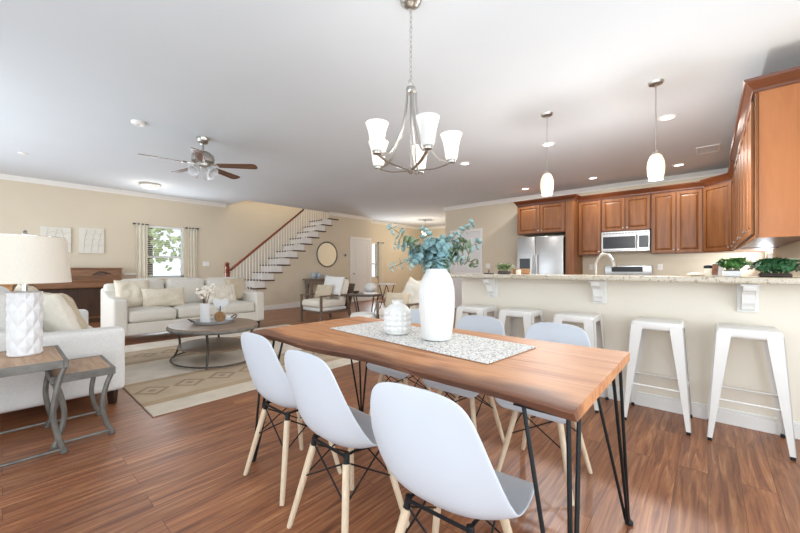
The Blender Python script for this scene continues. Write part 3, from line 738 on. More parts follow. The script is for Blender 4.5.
# ================================================================== STAIRCASE
t = thing('staircase', 'white open staircase with dark treads and redwood handrail rising along the far wall', 'staircase', (0, 0, 0))
for k in range(13):
    y = ty(k); z = tz(k)
    m = MB(); m.box(XW+.003, XS-.001, y, y+RUN+.03, z-.032, z, .004); m.box(XS-.06, XS+.035, y, y+RUN+.125, z-.032, z, .006)
    m.build('tread', 'tread', t, smooth=False)
    MB().box(XW+.004, XS+.0012, y+.03, y+.045, z-RISE, z-.033).build('riser', 'trim', t, smooth=False)
    MB().box(XS+.0005, XS+.006, y-RUN+.035, y+.1, z-RISE+.002, z-.033, .001).build('stringer_bracket', 'trim', t, smooth=False) if k > 0 else None
xb = XS-.03
for k in range(12):
    for j in range(3):
        y = ty(k)+.03+RUN*j/3; zr = 1.10+(y-3.70)*.8545-.02; zt = min(zr, CEIL-.01)
        if zt-tz(k) < .1: continue
        MB().tube([(xb, y, tz(k)), (xb, y, tz(k)+.08), (xb, y, zt)], [.014, .011, .011], 6).build('baluster', 'trim', t, smooth=False)
MB().prism([(3.68, 1.085), (5.77, 2.835), (5.77, 2.78), (3.70, 1.03)], 'x', xb-.03, xb+.03, .008).build('handrail', 'rail', t)
m = MB(); yy = 3.62; m.box(xb-.05, xb+.05, yy-.05, yy+.05, 0, 1.0, .006); m.box(xb-.06, xb+.06, yy-.06, yy+.06, 1.0, 1.02, .004)
m.box(xb-.045, xb+.045, yy-.045, yy+.045, 1.02, 1.15, .008); m.lathe([(.05, 1.15), (.06, 1.165), (.035, 1.18), (.055, 1.205), (.055, 1.225), (.03, 1.25), (.003, 1.255)], 16, c=(xb, yy, 0))
m.build('newel_post', 'rail', t)

# ---- mirror and console on the stair wall
t = thing('wall_mirror', 'round mirror in a thin grey frame on the stair wall', 'mirror', (XS, 6.58, 1.53))
MB().lathe([(.372, .001), (.372, .012)], 48, mat=RY(PI/2)).build('glass', 'mirror', t)
MB().tube([(.012, .375*math.cos(a*PI/24), .375*math.sin(a*PI/24)) for a in range(48)], .022, 8, closed=True).build('frame', 'greysteel', t)
t = thing('console_table', 'weathered grey-brown console table under the round mirror', 'console table', (XS+.20, 6.38, 0))
MB().box(-.18, .18, -.68, .68, .765, .805, .006).build('tabletop', 'rustic', t, smooth=False)
MB().box(-.16, .16, -.62, .62, .66, .764, .004).build('apron', 'rustic', t, smooth=False)
for sx in (-1, 1):
    for sy in (-1, 1):
        MB().lathe([(.05, 0), (.05, .10), (.03, .13), (.05, .17), (.03, .21), (.055, .30), (.055, .36), (.035, .42), (.05, .46), (.035, .50), (.05, .54), (.05, .659)], 14, c=(sx*.11, sy*.57, 0)).build('leg', 'rustic', t)
MB().box(-.15, .15, -.62, .62, .09, .12, .004).build('shelf', 'rustic', t, smooth=False)
def ginger(loc, s, label):
    t = thing('ginger_jar', label, 'jar', loc, group='blue and white jars on the console')
    MB().lathe([(.03*s, 0), (.06*s, .03*s), (.075*s, .07*s), (.06*s, .12*s), (.03*s, .135*s)], 20).build('body', 'bluewhite', t)
    MB().lathe([(.032*s, .135*s), (.036*s, .142*s), (.02*s, .165*s), (.008*s, .17*s), (.008*s, .18*s)], 16).build('lid', 'bluewhite', t)
ginger((XS+.23, 5.93, .805), 1.1, 'pale blue and white jar at the left end of the console')
ginger((XS+.19, 6.12, .805), 1.2, 'pale blue and white jar on the console, taller of the two left ones')
ginger((XS+.22, 6.32, .805), .7, 'smallest blue and white jar on the console')

# ================================================================== WINDOW WALL FURNISHINGS
def curtain(label, x, y0, y1, z0, z1, waves, group, rodlen=.04, fin=(True, True), seed=1):
    t = thing('curtain', label, 'curtain', (x, 0, 0), group=group)
    m = MB(); rnd = random.Random(seed)
    def fn(u, v):
        y = y0+(y1-y0)*u; a = u*waves*2*PI
        return (.04+.028*math.sin(a)*(1-.2*v)+.006*noise.noise(Vector((u*5, v*3, seed))), y+.01*math.sin(a*2+v), z0+(z1-z0)*v)
    m.grid(fn, int(waves*16), 10); o = m.build('drape', 'curtain', t); so = o.modifiers.new('thick', 'SOLIDIFY'); so.thickness = .004
    m = MB(); m.tube([(.04, y0-rodlen, z1-.02), (.04, y1+rodlen, z1-.02)], .011, 8)
    m.build('rod', 'darkiron', t)
    for s, yy in ((0, y0-rodlen), (1, y1+rodlen)):
        if fin[s]: MB().lathe([(.008, -.02), (.022, -.012), (.026, 0), (.022, .012), (.008, .02)], 14, c=(.04, yy, z1-.02)).build('finial', 'darkiron', t)
    MB().box(0.0005, .04, (y0+y1)/2-.012, (y0+y1)/2+.012, z1-.035, z1-.008, .003).build('bracket', 'darkiron', t, smooth=False)
curtain('ivory curtain at the left side of the far window', XW, 2.0, 2.22, .02, 2.14, 3, 'ivory curtains at the far window', .03, (True, False), 1)
curtain('ivory curtain at the right side of the far window', XW, 3.06, 3.26, .02, 2.13, 3, 'ivory curtains at the far window', .03, (True, True), 2)
curtain('white curtain beside the narrow hall window', -9.2, 9.22, 9.44, .02, 2.08, 3, None, .03, (True, True), 3)
def canvas(y0, y1, z0, z1, seed, label):
    t = thing('wall_art', label, 'picture', (XW, (y0+y1)/2, (z0+z1)/2), group='white canvases over the piano'); w = (y1-y0)/2; h = (z1-z0)/2; rnd = random.Random(seed)
    MB().box(.0005, .035, -w, w, -h, h, .004).build('canvas', 'canvas', t, smooth=False)
    m = MB()
    for k in range(3):
        y = -w*.6+k*w*.55
        m.tube([(.036, y, -h*.9), (.036, y+rnd.uniform(-.04, .04), 0), (.036, y+rnd.uniform(-.05, .08), h*.85)], .006, 6, smooth=6)
        for q in range(3):
            z = -h*.5+q*h*.45; m.tube([(.036, y, z), (.036, y+.06, z+.05), (.036, y+.13, z+.05)], [.005, .002], 6, smooth=4)
    m.build('branch_relief', 'canvasline', t)
canvas(.49, .93, 1.43, 1.93, 3, 'white canvas with pale branch relief, left one partly behind lamp shade')
canvas(1.045, 1.45, 1.42, 1.95, 5, 'white canvas with pale branch relief, right one above the piano')
# ---- piano
t = thing('piano', 'brown upright piano against the far wall behind the sofas', 'piano', (XW+.02, 1.0, 0))
hw = .70
MB().box(0, .30, -hw, hw, .08, 1.09, .004).build('case', 'piano', t, smooth=False)
MB().box(-.005, .33, -hw-.015, hw+.015, 1.09, 1.115, .005).build('lid', 'piano', t, smooth=False)
MB().box(.30, .312, -hw+.05, hw-.05, .93, 1.075, .003).build('upper_panel', 'piano', t, smooth=False)
m = MB()
for k in range(7):
    a = k/6; m.tube([(.316, .22+a*.2, .95), (.318, .25+a*.2, 1.0+.04*math.sin(a*PI)), (.316, .30+a*.22, .985)], .008, 6, smooth=4)
m.build('carved_music_desk', 'pianodark', t)
MB().box(.29, .62, -hw, hw, .845, .87, .005).build('key_lid', 'piano', t, smooth=False)
MB().box(.30, .60, -hw+.04, hw-.04, .72, .845, .006).build('keybed', 'piano', t, smooth=False)
for s in (-1, 1):
    MB().box(.30, .62, s*hw-(.05 if s > 0 else 0), s*hw+(.05 if s < 0 else 0), .70, .86, .01).build('arm', 'piano', t, smooth=False)
    MB().box(.52, .60, s*(hw-.06)-.035, s*(hw-.06)+.035, 0, .70, .012).build('leg', 'pianodark', t, smooth=False)
MB().box(.295, .306, -hw+.06, hw-.06, .12, .70, .003).build('lower_panel', 'pianodark', t, smooth=False)
MB().box(0, .34, -hw, hw, 0, .08, .004).build('plinth', 'pianodark', t, smooth=False)
t = thing('cabinet', 'small brown wooden cabinet on the far wall left of the piano', 'cabinet', (XW+.02, -.2, 0))
MB().box(0, .4, -.33, .33, .06, .80, .006).build('body', 'board', t, smooth=False); MB().box(0, .42, -.35, .35, .80, .83, .005).build('top', 'board', t, smooth=False)
MB().box(.02, .38, -.31, .31, 0, .06, .004).build('plinth', 'pianodark', t, smooth=False)
for s in (-1, 1):
    d = MB().box(.4, .416, min(s*.005, s*.32), max(s*.005, s*.32), .08, .78, .003).build('door', 'board', t, smooth=False)
    MB().lathe([(.006, 0), (.014, .015), (.006, .025)], 12, mat=T(.416, s*.04, .45)@RY(PI/2)).build('knob', 'brass', d)

# ================================================================== RUG
r = MB().box(-3.10, 0, -2.95, 0, 0, .010, .004).build('rug', 'rug', smooth=False)
bm_ = r.data
for v in bm_.vertices: v.co.x = -v.co.x; v.co.y = -v.co.y
bm_.flip_normals()
r.location = (-3.08, .735, .001); r.rotation_euler = (0, 0, 0); r.scale = (-1, 1, 1)
# mirror the vertices for real so the object keeps a unit scale
r.scale = (1, 1, 1); r.rotation_euler = (0, 0, 0)
for v in bm_.vertices: v.co.x = -v.co.x
bm_.flip_normals()
tag(r, 'beige and tan striped rug with diamond bands under the coffee table', 'rug')

# ================================================================== SOFAS
def sofa(name, label, loc, rz, W_, D, mat, arm_h, seats, armw=.17, zoff=0, back_h=.90):
    """faces local -y; origin at centre of the front edge on the floor; back at y=D"""
    t = thing(name, label, 'sofa', loc, rz, group='pale linen sofas'); hw = W_/2
    m = MB(); m.rbox((0, D/2, .21), (W_-.03, D-.04, .18), .02); m.build('base', mat, t)
    for s in (-1, 1):
        m = MB(); m.rbox((s*(hw-armw/2), D/2-.0, (.12+arm_h)/2), (armw, D, arm_h-.12), .035, bulge=(.01, 0, .006)); o = m.build('arm', mat, t)
        # arms rise gently towards the back
        for v in o.data.vertices:
            if v.co.z > .4 and v.co.y > .5: v.co.z += (v.co.y-.5)*.28
    m = MB(); m.rbox((0, D-.10, .49), (W_-.06, .2, back_h-.16), .05); m.build('back', mat, t)
    iw = W_-2*armw; cw = iw/seats
    for k in range(seats):
        x = -hw+armw+cw*(k+.5)
        m = MB(); m.rbox((x, (D-.20)/2+.0, .39), (cw-.012, D-.22, .17), .045, bulge=(0, .012, .03), wob=.004, seed=k); m.build('seat_cushion', mat, t)
        m = MB(); m.rbox((0, 0, 0), (cw-.02, .20, .46), .07, bulge=(0, .04, .02), wob=.006, seed=k+7, mat=T(x, D-.28, .69)@RX(-.16)); m.build('back_cushion', mat, t)
    for sx in (-1, 1):
        for y in (.07, D-.07):
            MB().tube([(sx*(hw-.09), y, 0), (sx*(hw-.09), y, .125)], [.028, .04], 4).build('leg', 'darkleg', t, smooth=False)
    return t
# sofa by the window faces +x
sofa('sofa', 'light linen three-seat sofa facing the coffee table, in front of the far window', (-6.28, 2.15, 0), PI/2, 2.24, .98, 'sofa', .66, 3)
# near sofa faces +y, seen from its right arm
sofa('sofa', 'pale grey linen sofa at the left, its arm towards the nesting tables', (-4.57, .665, 0), PI, 2.02, .98, 'sofawhite', .62, 2, .18, back_h=.84)
def pillow(label, p, rz, tilt, w, h, th, mat, seed, group='throw pillows on the sofas', stripe=False, roll=0):
    t = thing('throw_pillow', label, 'pillow', p, rz, group=group)
    m = MB(); m.pillow(w, h, th, mat=RX(tilt)@RY(roll), seed=seed, wob=.008); m.build('cushion', mat, t)
    if stripe:
        m = MB()
        for k in range(-3, 4):
            m.tube([(k*w*.11, -th*.5*(1-(k*.22)**4)**.5*.9-.002, -h*.36), (k*w*.11, -th*.52*(1-(k*.22)**4)**.5, 0), (k*w*.11, -th*.5*(1-(k*.22)**4)**.5*.9-.002, h*.36)], .004, 5, smooth=4)
        o = m.build('stitching', 'tan', t)
        o.data.transform(RX(tilt))
    return t
RZF = PI/2   # pillows on the window sofa face +x  (local -y -> +x)
pillow('beige square throw pillow in the left corner of the window sofa', (-6.80, 1.36, .70), RZF, -.30, .46, .46, .15, 'pillow', 1)
pillow('beige lumbar pillow on the window sofa, left of the white vase', (-6.64, 1.74, .63), RZF-.05, -.30, .60, .32, .14, 'pillow', 2)
pillow('pale ribbed lumbar pillow on the right half of the window sofa', (-6.66, 2.62, .64), RZF+.1, -.30, .58, .34, .14, 'cream', 3, stripe=True)
pillow('tan square pillow in the right corner of the window sofa', (-6.86, 3.0, .70), RZF+.25, -.25, .44, .44, .14, 'tan', 4)
pillow('crumpled cream throw pillow on the left sofa just beyond the lamp base', (-4.10, .27, .665), PI+.35, -.35, .52, .50, .18, 'cream', 5)
pillow('beige throw pillow on the left sofa leaning behind the crumpled cream one', (-4.62, .38, .655), PI+.3, -.40, .48, .48, .16, 'tan', 6)
pillow('tan square pillow at the far end of the left sofa', (-5.13, .20, .71), PI+.1, -.28, .48, .48, .15, 'pillow', 7)

# ================================================================== COFFEE TABLE
ct = thing('coffee_table', 'oval grey-brown coffee table with lower shelf and curved iron legs', 'coffee table', (-4.46, 1.68, .011))
def oval(a, b, z0, z1, bev=.01, n=56):
    m = MB(); pr_ = []
    b_ = bmesh.new(); rings = []
    for f, z in ((0.985, z0), (1, z0+bev), (1, z1-bev), (.985, z1)):
        rings.append([b_.verts.new((a*f*math.cos(2*PI*k/n), b*f*math.sin(2*PI*k/n), z)) for k in range(n)])
    for A, B in zip(rings, rings[1:]):
        for k in range(n): b_.faces.new((A[k], A[(k+1) % n], B[(k+1) % n], B[k]))
    b_.faces.new(rings[0]); b_.faces.new(rings[-1]); m.add(b_); return m
CA, CB = .58, .46
oval(CA, CB, .405, .43).build('tabletop', 'coffee', ct)
m = MB(); m.tube([(CA*1.004*math.cos(k*PI/28), CB*1.004*math.sin(k*PI/28), .40) for k in range(56)], .016, 8, closed=True, flat=(1.1, .5)); m.build('rim', 'greysteel', ct)
oval(CA*.80, CB*.80, .165, .185, .006).build('shelf', 'coffee', ct)
m = MB(); m.tube([(CA*.93*math.cos(k*PI/28), CB*.93*math.sin(k*PI/28), .03) for k in range(56)], .010, 8, closed=True); m.build('floor_ring', 'darkiron', ct)
for a in (40, 140, 220, 320):
    a = math.radians(a+6); ca, sa = math.cos(a), math.sin(a)
    MB().tube([(CA*f*ca, CB*f*sa, z) for f, z in ((.95, .40), (.86, .31), (.80, .2), (.86, .10), (.95, .012))], .013, 8, smooth=6).build('leg', 'darkiron', ct)
zt = .442
tr = thing('serving_tray', 'round pewter tray with loop handles on the coffee table', 'tray', (-4.52, 1.70, zt))
MB().lathe([(.20, 0), (.215, .004), (.225, .035), (.219, .035), (.209, .009), (.01, .007)], 40).build('dish', 'silver', tr)
for s in (-1, 1):
    MB().tube([(-.05, s*.222, .03), (-.04, s*.26, .06), (0, s*.275, .068), (.04, s*.26, .06), (.05, s*.222, .03)], .007, 8, smooth=6).build('handle', 'darkiron', tr)
tz_ = zt+.0085
v = thing('vase', 'white cylinder vase holding cotton stems on the pewter tray', 'vase', (-4.50, 1.60, tz_))
MB().lathe([(.05, 0), (.052, .004), (.052, .235), (.046, .235), (.046, .02), (.005, .018)], 28).build('body', 'plaster', v)
cs = thing('cotton_stems', 'dried cotton stems with pale bolls in the white cylinder vase', 'dried flowers', (-4.50, 1.60, tz_+.02))
rnd = random.Random(4)
for k in range(7):
    a = k*2*PI/7; tip = (.09*math.cos(a)*rnd.uniform(.5, 1.2), .10*math.sin(a)*rnd.uniform(.5, 1.2), rnd.uniform(.32, .46))
    s_ = MB().tube([(.01*math.cos(a), .01*math.sin(a), 0), (.02*math.cos(a), .02*math.sin(a), .22), tip], .003, 5, smooth=4).build('stem', 'boll', cs)
    m = MB()
    for q in range(5): m.lathe([(.003, -.018), (.017, -.008), (.019, .004), (.01, .018), (.002, .021)], 10, c=(tip[0]+rnd.uniform(-.025, .025), tip[1]+rnd.uniform(-.025, .025), tip[2]+rnd.uniform(-.045, .025)))
    m.build('boll', 'cotton', s_)
g = thing('wood_slice_ornament', 'round cut log ornament standing on the tray beside the vase', 'ornament', (-4.46, 1.75, tz_+.062))
MB().lathe([(.06, -.02), (.062, -.018), (.062, .018), (.06, .02)], 24, mat=RZ(.72)@RX(PI/2)).build('log', 'slice', g)
g = thing('heart_ornament', 'white heart-shaped plaque on a dark stand on the tray', 'ornament', (-4.59, 1.81, tz_))
hp = [(.0, .135), (.045, .16), (.085, .195), (.10, .235), (.085, .27), (.05, .275), (.015, .258), (0, .25), (-.015, .258), (-.05, .275), (-.085, .27), (-.10, .235), (-.085, .195), (-.045, .16)]
o = MB().prism(hp, 'y', -.008, .008, .002).build('plaque', 'plaster', g, smooth=False); o.rotation_euler = (0, 0, .72)
m = MB(); m.tube([(.0, -.012, .006), (0, -.012, .18)], .006, 8); m.lathe([(.035, 0), (.035, .006), (.01, .008)], 20); o = m.build('stand', 'darkiron', g); o.rotation_euler = (0, 0, .72)
g = thing('plate', 'shallow white dish at the right end of the coffee table', 'dish', (-4.50, 2.02, zt), group=None)
MB().lathe([(.05, 0), (.08, .008), (.105, .022), (.10, .024), (.075, .012), (.004, .008)], 32).build('dish', 'ceramic', g)
g.location = (-4.78, 1.91, zt)

# ================================================================== ARMCHAIRS
def armchair():
    t = thing('armchair', '', 'armchair', group='wood-framed armchairs')   # faces local -y, origin under centre
    hw = .36
    for s in (-1, 1):
        x = s*(hw-.02)
        f = MB(); f.box(x-.02, x+.02, -.38, -.335, 0, .535, .008); f.build('front_leg', 'chairwood', t, smooth=False)
        f = MB(); f.prism([(.28, .535), (.33, .535), (.42, 0), (.37, 0)], 'x', x-.02, x+.02, .006); f.build('rear_leg', 'chairwood', t, smooth=False)
        MB().box(x-.03, x+.03, -.385, .34, .535, .565, .010).build('armrest', 'chairwood', t, smooth=False)
        MB().box(x-.015, x+.015, -.34, .35, .20, .24, .004).build('side_rail', 'chairwood', t, smooth=False)
    MB().box(-hw+.04, hw-.04, -.345, -.315, .20, .25, .004).build('front_rail', 'chairwood', t, smooth=False)
    m = MB(); m.rbox((0, -.02, .275), (.62, .68, .07), .025); m.build('seat_base', 'sofawhite', t)
    m = MB(); m.rbox((0, -.04, .385), (.62, .70, .14), .05, bulge=(0, .01, .03), wob=.005, seed=3); m.build('seat_cushion', 'cream', t)
    m = MB(); m.rbox((0, 0, 0), (.62, .16, .50), .06, bulge=(0, .03, .02), wob=.006, seed=5, mat=T(0, .29, .63)@RX(-.28)); m.build('back_cushion', 'cream', t)
    m = MB(); m.box(-hw+.04, hw-.04, .36, .385, .2, .8, .004); o = m.build('back_frame', 'chairwood', t, smooth=False); o.data.transform(T(0, .36, .2)@RX(-.28)@T(0, -.36, -.2))
    return t
ac = armchair(); ac['label'] = 'cream armchair with brown wooden arms in front of the console table'; ac.location = (-6.05, 4.50, 0); ac.rotation_euler = (0, 0, 0)
ac2 = dup(ac, (-3.72, 4.42, 0), -.05, 'cream armchair with wooden arms seen between the two dining table vases')
pillow('ribbed beige lumbar pillow on the armchair by the console', (-6.03, 4.44, .62), 0, -.30, .50, .30, .14, 'tan', 11, 'pillows on the armchairs', stripe=True)
pillow('white square pillow leaning at the back of the armchair by the console', (-5.93, 4.60, .74), .12, -.30, .56, .42, .13, 'sofawhite', 12, 'pillows on the armchairs', roll=.05)
pillow('grey patterned lumbar pillow on the armchair beside the dining table vases', (-3.84, 4.28, .56), .1, -.35, .46, .30, .13, 'tan', 13, 'pillows on the armchairs')
pillow('cream square pillow tipped on its corner on the armchair beside the vases', (-3.62, 4.45, .69), 0, -.30, .46, .44, .13, 'cream', 14, 'pillows on the armchairs', roll=.35)
# ---- side table between the armchairs
t = thing('side_table', 'dark iron side table with curved legs between the two armchairs', 'side table', (-4.95, 4.62, 0))
MB().lathe([(.30, .595), (.31, .60), (.31, .615), (.30, .62)], 40).build('tabletop', 'coffee', t)
m = MB(); m.tube([(.31*math.cos(k*PI/20), .31*math.sin(k*PI/20), .597) for k in range(40)], .014, 8, closed=True, flat=(1.3, .6)); m.build('rim', 'darkiron', t)
MB().lathe([(.20, .20), (.21, .203), (.21, .212), (.2, .215)], 32).build('shelf', 'coffee', t)
for k in range(4):
    a = .2+k*PI/2; MB().tube([(f*math.cos(a), f*math.sin(a), z) for f, z in ((.295, .595), (.25, .42), (.215, .28), (.24, .12), (.29, 0))], .013, 8, smooth=6).build('leg', 'darkiron', t)
g = thing('faceted_vase', 'diamond-textured pale grey vase on the side table', 'vase', (-4.90, 4.70, .621))
def fac(r_, z, a): return r_*(1+.035*(abs(((a/(2*PI)*8+z*14) % 1)-.5)+abs(((a/(2*PI)*8-z*14) % 1)-.5)-.5))
MB().lathe([(.04, 0), (.075, .02), (.115, .07), (.125, .11), (.105, .16), (.06, .20), (.035, .212), (.03, .212), (.03, .19)], 48, fn=fac).build('body', 'grey_ceramic', g)
g = thing('bowl', 'small dark bowl at the front left of the side table', 'bowl', (-5.10, 4.50, .621))
MB().lathe([(.03, 0), (.06, .015), (.075, .045), (.07, .045), (.055, .02), (.004, .012)], 24).build('body', 'darkiron', g)
g = thing('book', 'white book lying on the right of the side table', 'book', (-4.76, 4.54, .621), .4)
MB().box(-.09, .09, -.065, .065, 0, .03, .004).build('cover', 'plaster', g, smooth=False); MB().box(-.085, .092, -.06, .06, .004, .026).build('pages', 'paper', g, smooth=False)
# ---- tray table with crossed legs beyond
t = thing('tray_table', 'white-topped tray table with crossed dark legs behind the side table', 'side table', (-5.75, 6.05, 0))
MB().box(-.15, .15, -.17, .17, .71, .74, .008).build('tray_top', 'plaster', t, smooth=False)
for y in (-.14, .14):
    m = MB(); m.tube([(-.14, y, 0), (.12, y*.95, .71)], .015, 4); m.tube([(.14, y*.9, 0), (-.12, y*.9, .71)], .015, 4); m.build('crossed_legs', 'tread', t, smooth=False)
MB().tube([(0, -.135, .355), (0, .135, .355)], .011, 8).build('stretcher', 'tread', t)
g = thing('ottoman', 'round white upholstered ottoman mostly hidden beyond the dining table', 'ottoman', (-4.36, 4.02, 0))
m = MB(); m.lathe([(.19, .08), (.215, .11), (.225, .2), (.22, .31), (.2, .345), (.12, .358), (.01, .362)], 36); m.build('cushion', 'sofawhite', g)
MB().lathe([(.17, .0), (.17, .079)], 24).build('base', 'darkleg', g)

# ================================================================== NESTING TABLES + LAMP
def nest(label, x0, x1, y0, y1, h):
    t = thing('nesting_table', label, 'side table', ((x0+x1)/2, (y0+y1)/2, 0), group='nesting side tables'); a, b = (x1-x0)/2, (y1-y0)/2
    MB().box(-a+.02, a-.02, -b+.02, b-.02, h-.022, h, .002).build('wood_top', 'nest', t, smooth=False)
    m = MB(); e = .02
    m.box(-a, a, -b, -b+e, h-.045, h+.001, .003); m.box(-a, a, b-e, b, h-.045, h+.001, .003); m.box(-a, -a+e, -b+e, b-e, h-.045, h+.001, .003); m.box(a-e, a, -b+e, b-e, h-.045, h+.001, .003)
    m.build('iron_edge', 'greysteel', t, smooth=False)
    for sx in (-1, 1):
        for sy in (-1, 1):
            px, py = sx*(a-.018), sy*(b-.018)
            l = MB().tube([(px, py, h-.04), (px-sx*.006, py-sy*.026, h*.74), (px-sx*.011, py-sy*.046, h*.46), (px-sx*.008, py-sy*.030, h*.22), (px, py, .015)], .0145, 8, smooth=6).build('leg', 'greysteel', t)
            MB().lathe([(.014, 0), (.02, .006), (.02, .016), (.012, .022)], 12, c=(px, py, 0)).build('foot', 'greysteel', l)
        MB().tube([(sx*(a-.018), -b+.02, .028), (sx*(a-.018), b-.02, .028)], .009, 8).build('floor_rail', 'greysteel', t)
nest('taller nesting side table with wood top and iron frame, carrying the lamp', -3.47, -2.86, -.36, .262, .556)
nest('lower nesting side table with wood top, tucked beside the taller one', -3.45, -2.965, .19, .50, .445)
lp = thing('table_lamp', 'table lamp with white faceted ceramic base and drum shade', 'lamp', (-3.235, .095, .558))
def facet(r_, z, a):
    n = 7; u = a/(2*PI)*n; v_ = z/.115
    d1 = abs(((u+v_) % 1)-.5)*2; d2 = abs(((u-v_) % 1)-.5)*2
    return r_*(1.02-.13*max(d1, d2)**1.3+.0*d1) 
prof = [(.072, 0), (.078, .008)]+[(.082, .012+i*(.376/52)) for i in range(53)]+[(.083, .394), (.066, .398)]
MB().lathe(prof, 112, fn=lambda r_, z, a: facet(r_, z, a) if .01 < z < .392 else r_).build('base', 'plaster', lp, angle=20)
MB().cyl((0, 0, .398), .012, .33, 12).build('stem', 'chrome', lp)
MB().lathe([(.216, .452), (.192, .742), (.189, .742), (.213, .452)], 48, cap=(False, False)).build('shade', 'shade', lp)
m = MB(); m.tube([(.1905*math.cos(k*PI/20), .1905*math.sin(k*PI/20), .741) for k in range(40)], .003, 6, closed=True); m.tube([(-.189, 0, .735), (.189, 0, .735)], .0025, 6); m.tube([(0, -.189, .735), (0, .189, .735)], .0025, 6)
m.build('shade_ring', 'chrome', lp)
MB().lathe([(.006, .725), (.012, .74), (.012, .765), (.008, .77), (.012, .776), (.004, .785)], 12).build('finial', 'chrome', lp)

# ================================================================== DINING TABLE
TX0, TX1, TY0, TY1, TZ = -1.955, -.25, .955, 1.77, .745
tcx, tcy = (TX0+TX1)/2, (TY0+TY1)/2
dt = thing('dining_table', 'live-edge acacia dining table on black hairpin legs', 'table', (tcx, tcy, 0))
def near_e(x): return -(TY1-TY0)/2 + .018*math.sin(x*4.2+.6)+.010*math.sin(x*9.3+1)+.012*noise.noise(Vector((x*3, 2, 0)))
def far_e(x): return (TY1-TY0)/2 + .008*math.sin(x*5+2)+.006*noise.noise(Vector((x*3, 7, 0)))
b_ = bmesh.new(); nx = 60; hx = (TX1-TX0)/2; prof = []
sec = [(-.013, -.003, -1), (.0, -.018, -1), (-.004, -.036, -1), (-.03, -.047, -1)]
rows = []
for i in range(nx+1):
    x = -hx+2*hx*i/nx; n0, f0 = near_e(x), far_e(x); row = []
    ws = .006*noise.noise(Vector((x*14, 0, 3)))
    for t_, z in ((0.010, 0), (.001, -.003), (0, -.008), (.014, -.024), (.028, -.037)): row.append((x, n0+t_+ws*(z < -.004), TZ+z))
    row = row[::-1]  # bottom -> top at the near edge
    for q in range(1, 12): row.append((x, n0+.02+(f0-n0-.04)*q/12, TZ))
    for t_, z in ((0.008, 0), (.001, -.004), (0, -.018), (.003, -.034), (.01, -.037)): row.append((x, f0-t_, TZ+z))
    rows.append([b_.verts.new(p) for p in row])
for A, B in zip(rows, rows[1:]):
    n_ = len(A)
    for k in range(n_-1): b_.faces.new((A[k], A[k+1], B[k+1], B[k]))
    b_.faces.new((A[-1], A[0], B[0], B[-1]))
b_.faces.new(rows[0]); b_.faces.new(rows[-1])
m = MB(); m.add(b_); m.build('tabletop', 'slab', dt, angle=28)
for sx in (-1, 1):
    for sy in (-1, 1):
        ex, ey = sx*(hx-.015), sy*((TY1-TY0)/2-.01); fz = TZ-.0415
        foot = (ex+sx*.01, ey+sy*.02, .012)
        m = MB()
        for dx, dy in ((.015, .035), (.135, .03), (.02, .16)):
            m.tube([(ex-sx*dx, ey-sy*dy, fz), (foot[0]-sx*dx*.08, foot[1]-sy*dy*.08, .012)], .0065, 8)
        m.lathe([(.012, 0), (.016, .004), (.016, .014), (.010, .022)], 12, c=(foot[0], foot[1], 0))
        l = m.build('leg', 'black', dt)
        MB().box(min(ex, ex-sx*.16), max(ex, ex-sx*.16), min(ey-sy*.015, ey-sy*.18), max(ey-sy*.015, ey-sy*.18), fz, fz+.004).build('mounting_plate', 'black', l, smooth=False)
# ---- runner
rc = ((-1.647-.593)/2, 1.44)
r = MB().rbox((0, 0, 0), (1.06, .40, .006), .0025).build('table_runner', 'runner', smooth=False)
tag(r, 'grey and white flecked woven runner along the dining table', 'table runner'); r.location = (-1.12, 1.425, TZ+.0045); r.rotation_euler = (0, 0, -.085)
zr = TZ+.009
v = thing('vase', 'tall white ribbed ceramic vase holding eucalyptus on the runner', 'vase', (-1.0, 1.41, zr))
rib = lambda r_, z, a: r_*(1+.014*math.cos(a*26)) if .02 < z < .30 else r_
MB().lathe([(.060, 0), (.068, .004), (.073, .02), (.081, .09), (.0855, .15), (.0865, .20), (.084, .25), (.075, .29), (.062, .318), (.053, .335), (.052, .345), (.047, .345), (.048, .33), (.06, .295), (.07, .25)], 104, fn=rib).build('body', 'ceramic', v)
v2 = thing('vase', 'short white knobbed bottle vase left of the tall vase', 'vase', (-1.245, 1.395, zr))
def knob_(r_, z, a):
    if not .015 < z < .125: return r_
    row = (z-.015)/.0275; k = int(row); f = abs((row-k)-.5)*2; g_ = abs(((a/(2*PI)*16) % 1)-.5)*2
    return r_*(1+.10*max(0, 1-(f**2+g_**2)*1.0))
prof = [(.055, 0), (.066, .006)]+[(.0675+.002*math.sin(i/44*PI), .012+i*.0026) for i in range(44)]+[(.062, .132), (.05, .146), (.036, .153), (.029, .157), (.029, .170), (.032, .177), (.026, .177), (.024, .16), (.03, .15)]
MB().lathe(prof, 128, fn=knob_).build('body', 'ceramic', v2, angle=60)
# ---- eucalyptus
eu = thing('eucalyptus_bouquet', 'bunch of blue-green eucalyptus sprigs in the tall white vase', 'plant', (-1.0, 1.41, zr+.285))
rnd = random.Random(21)
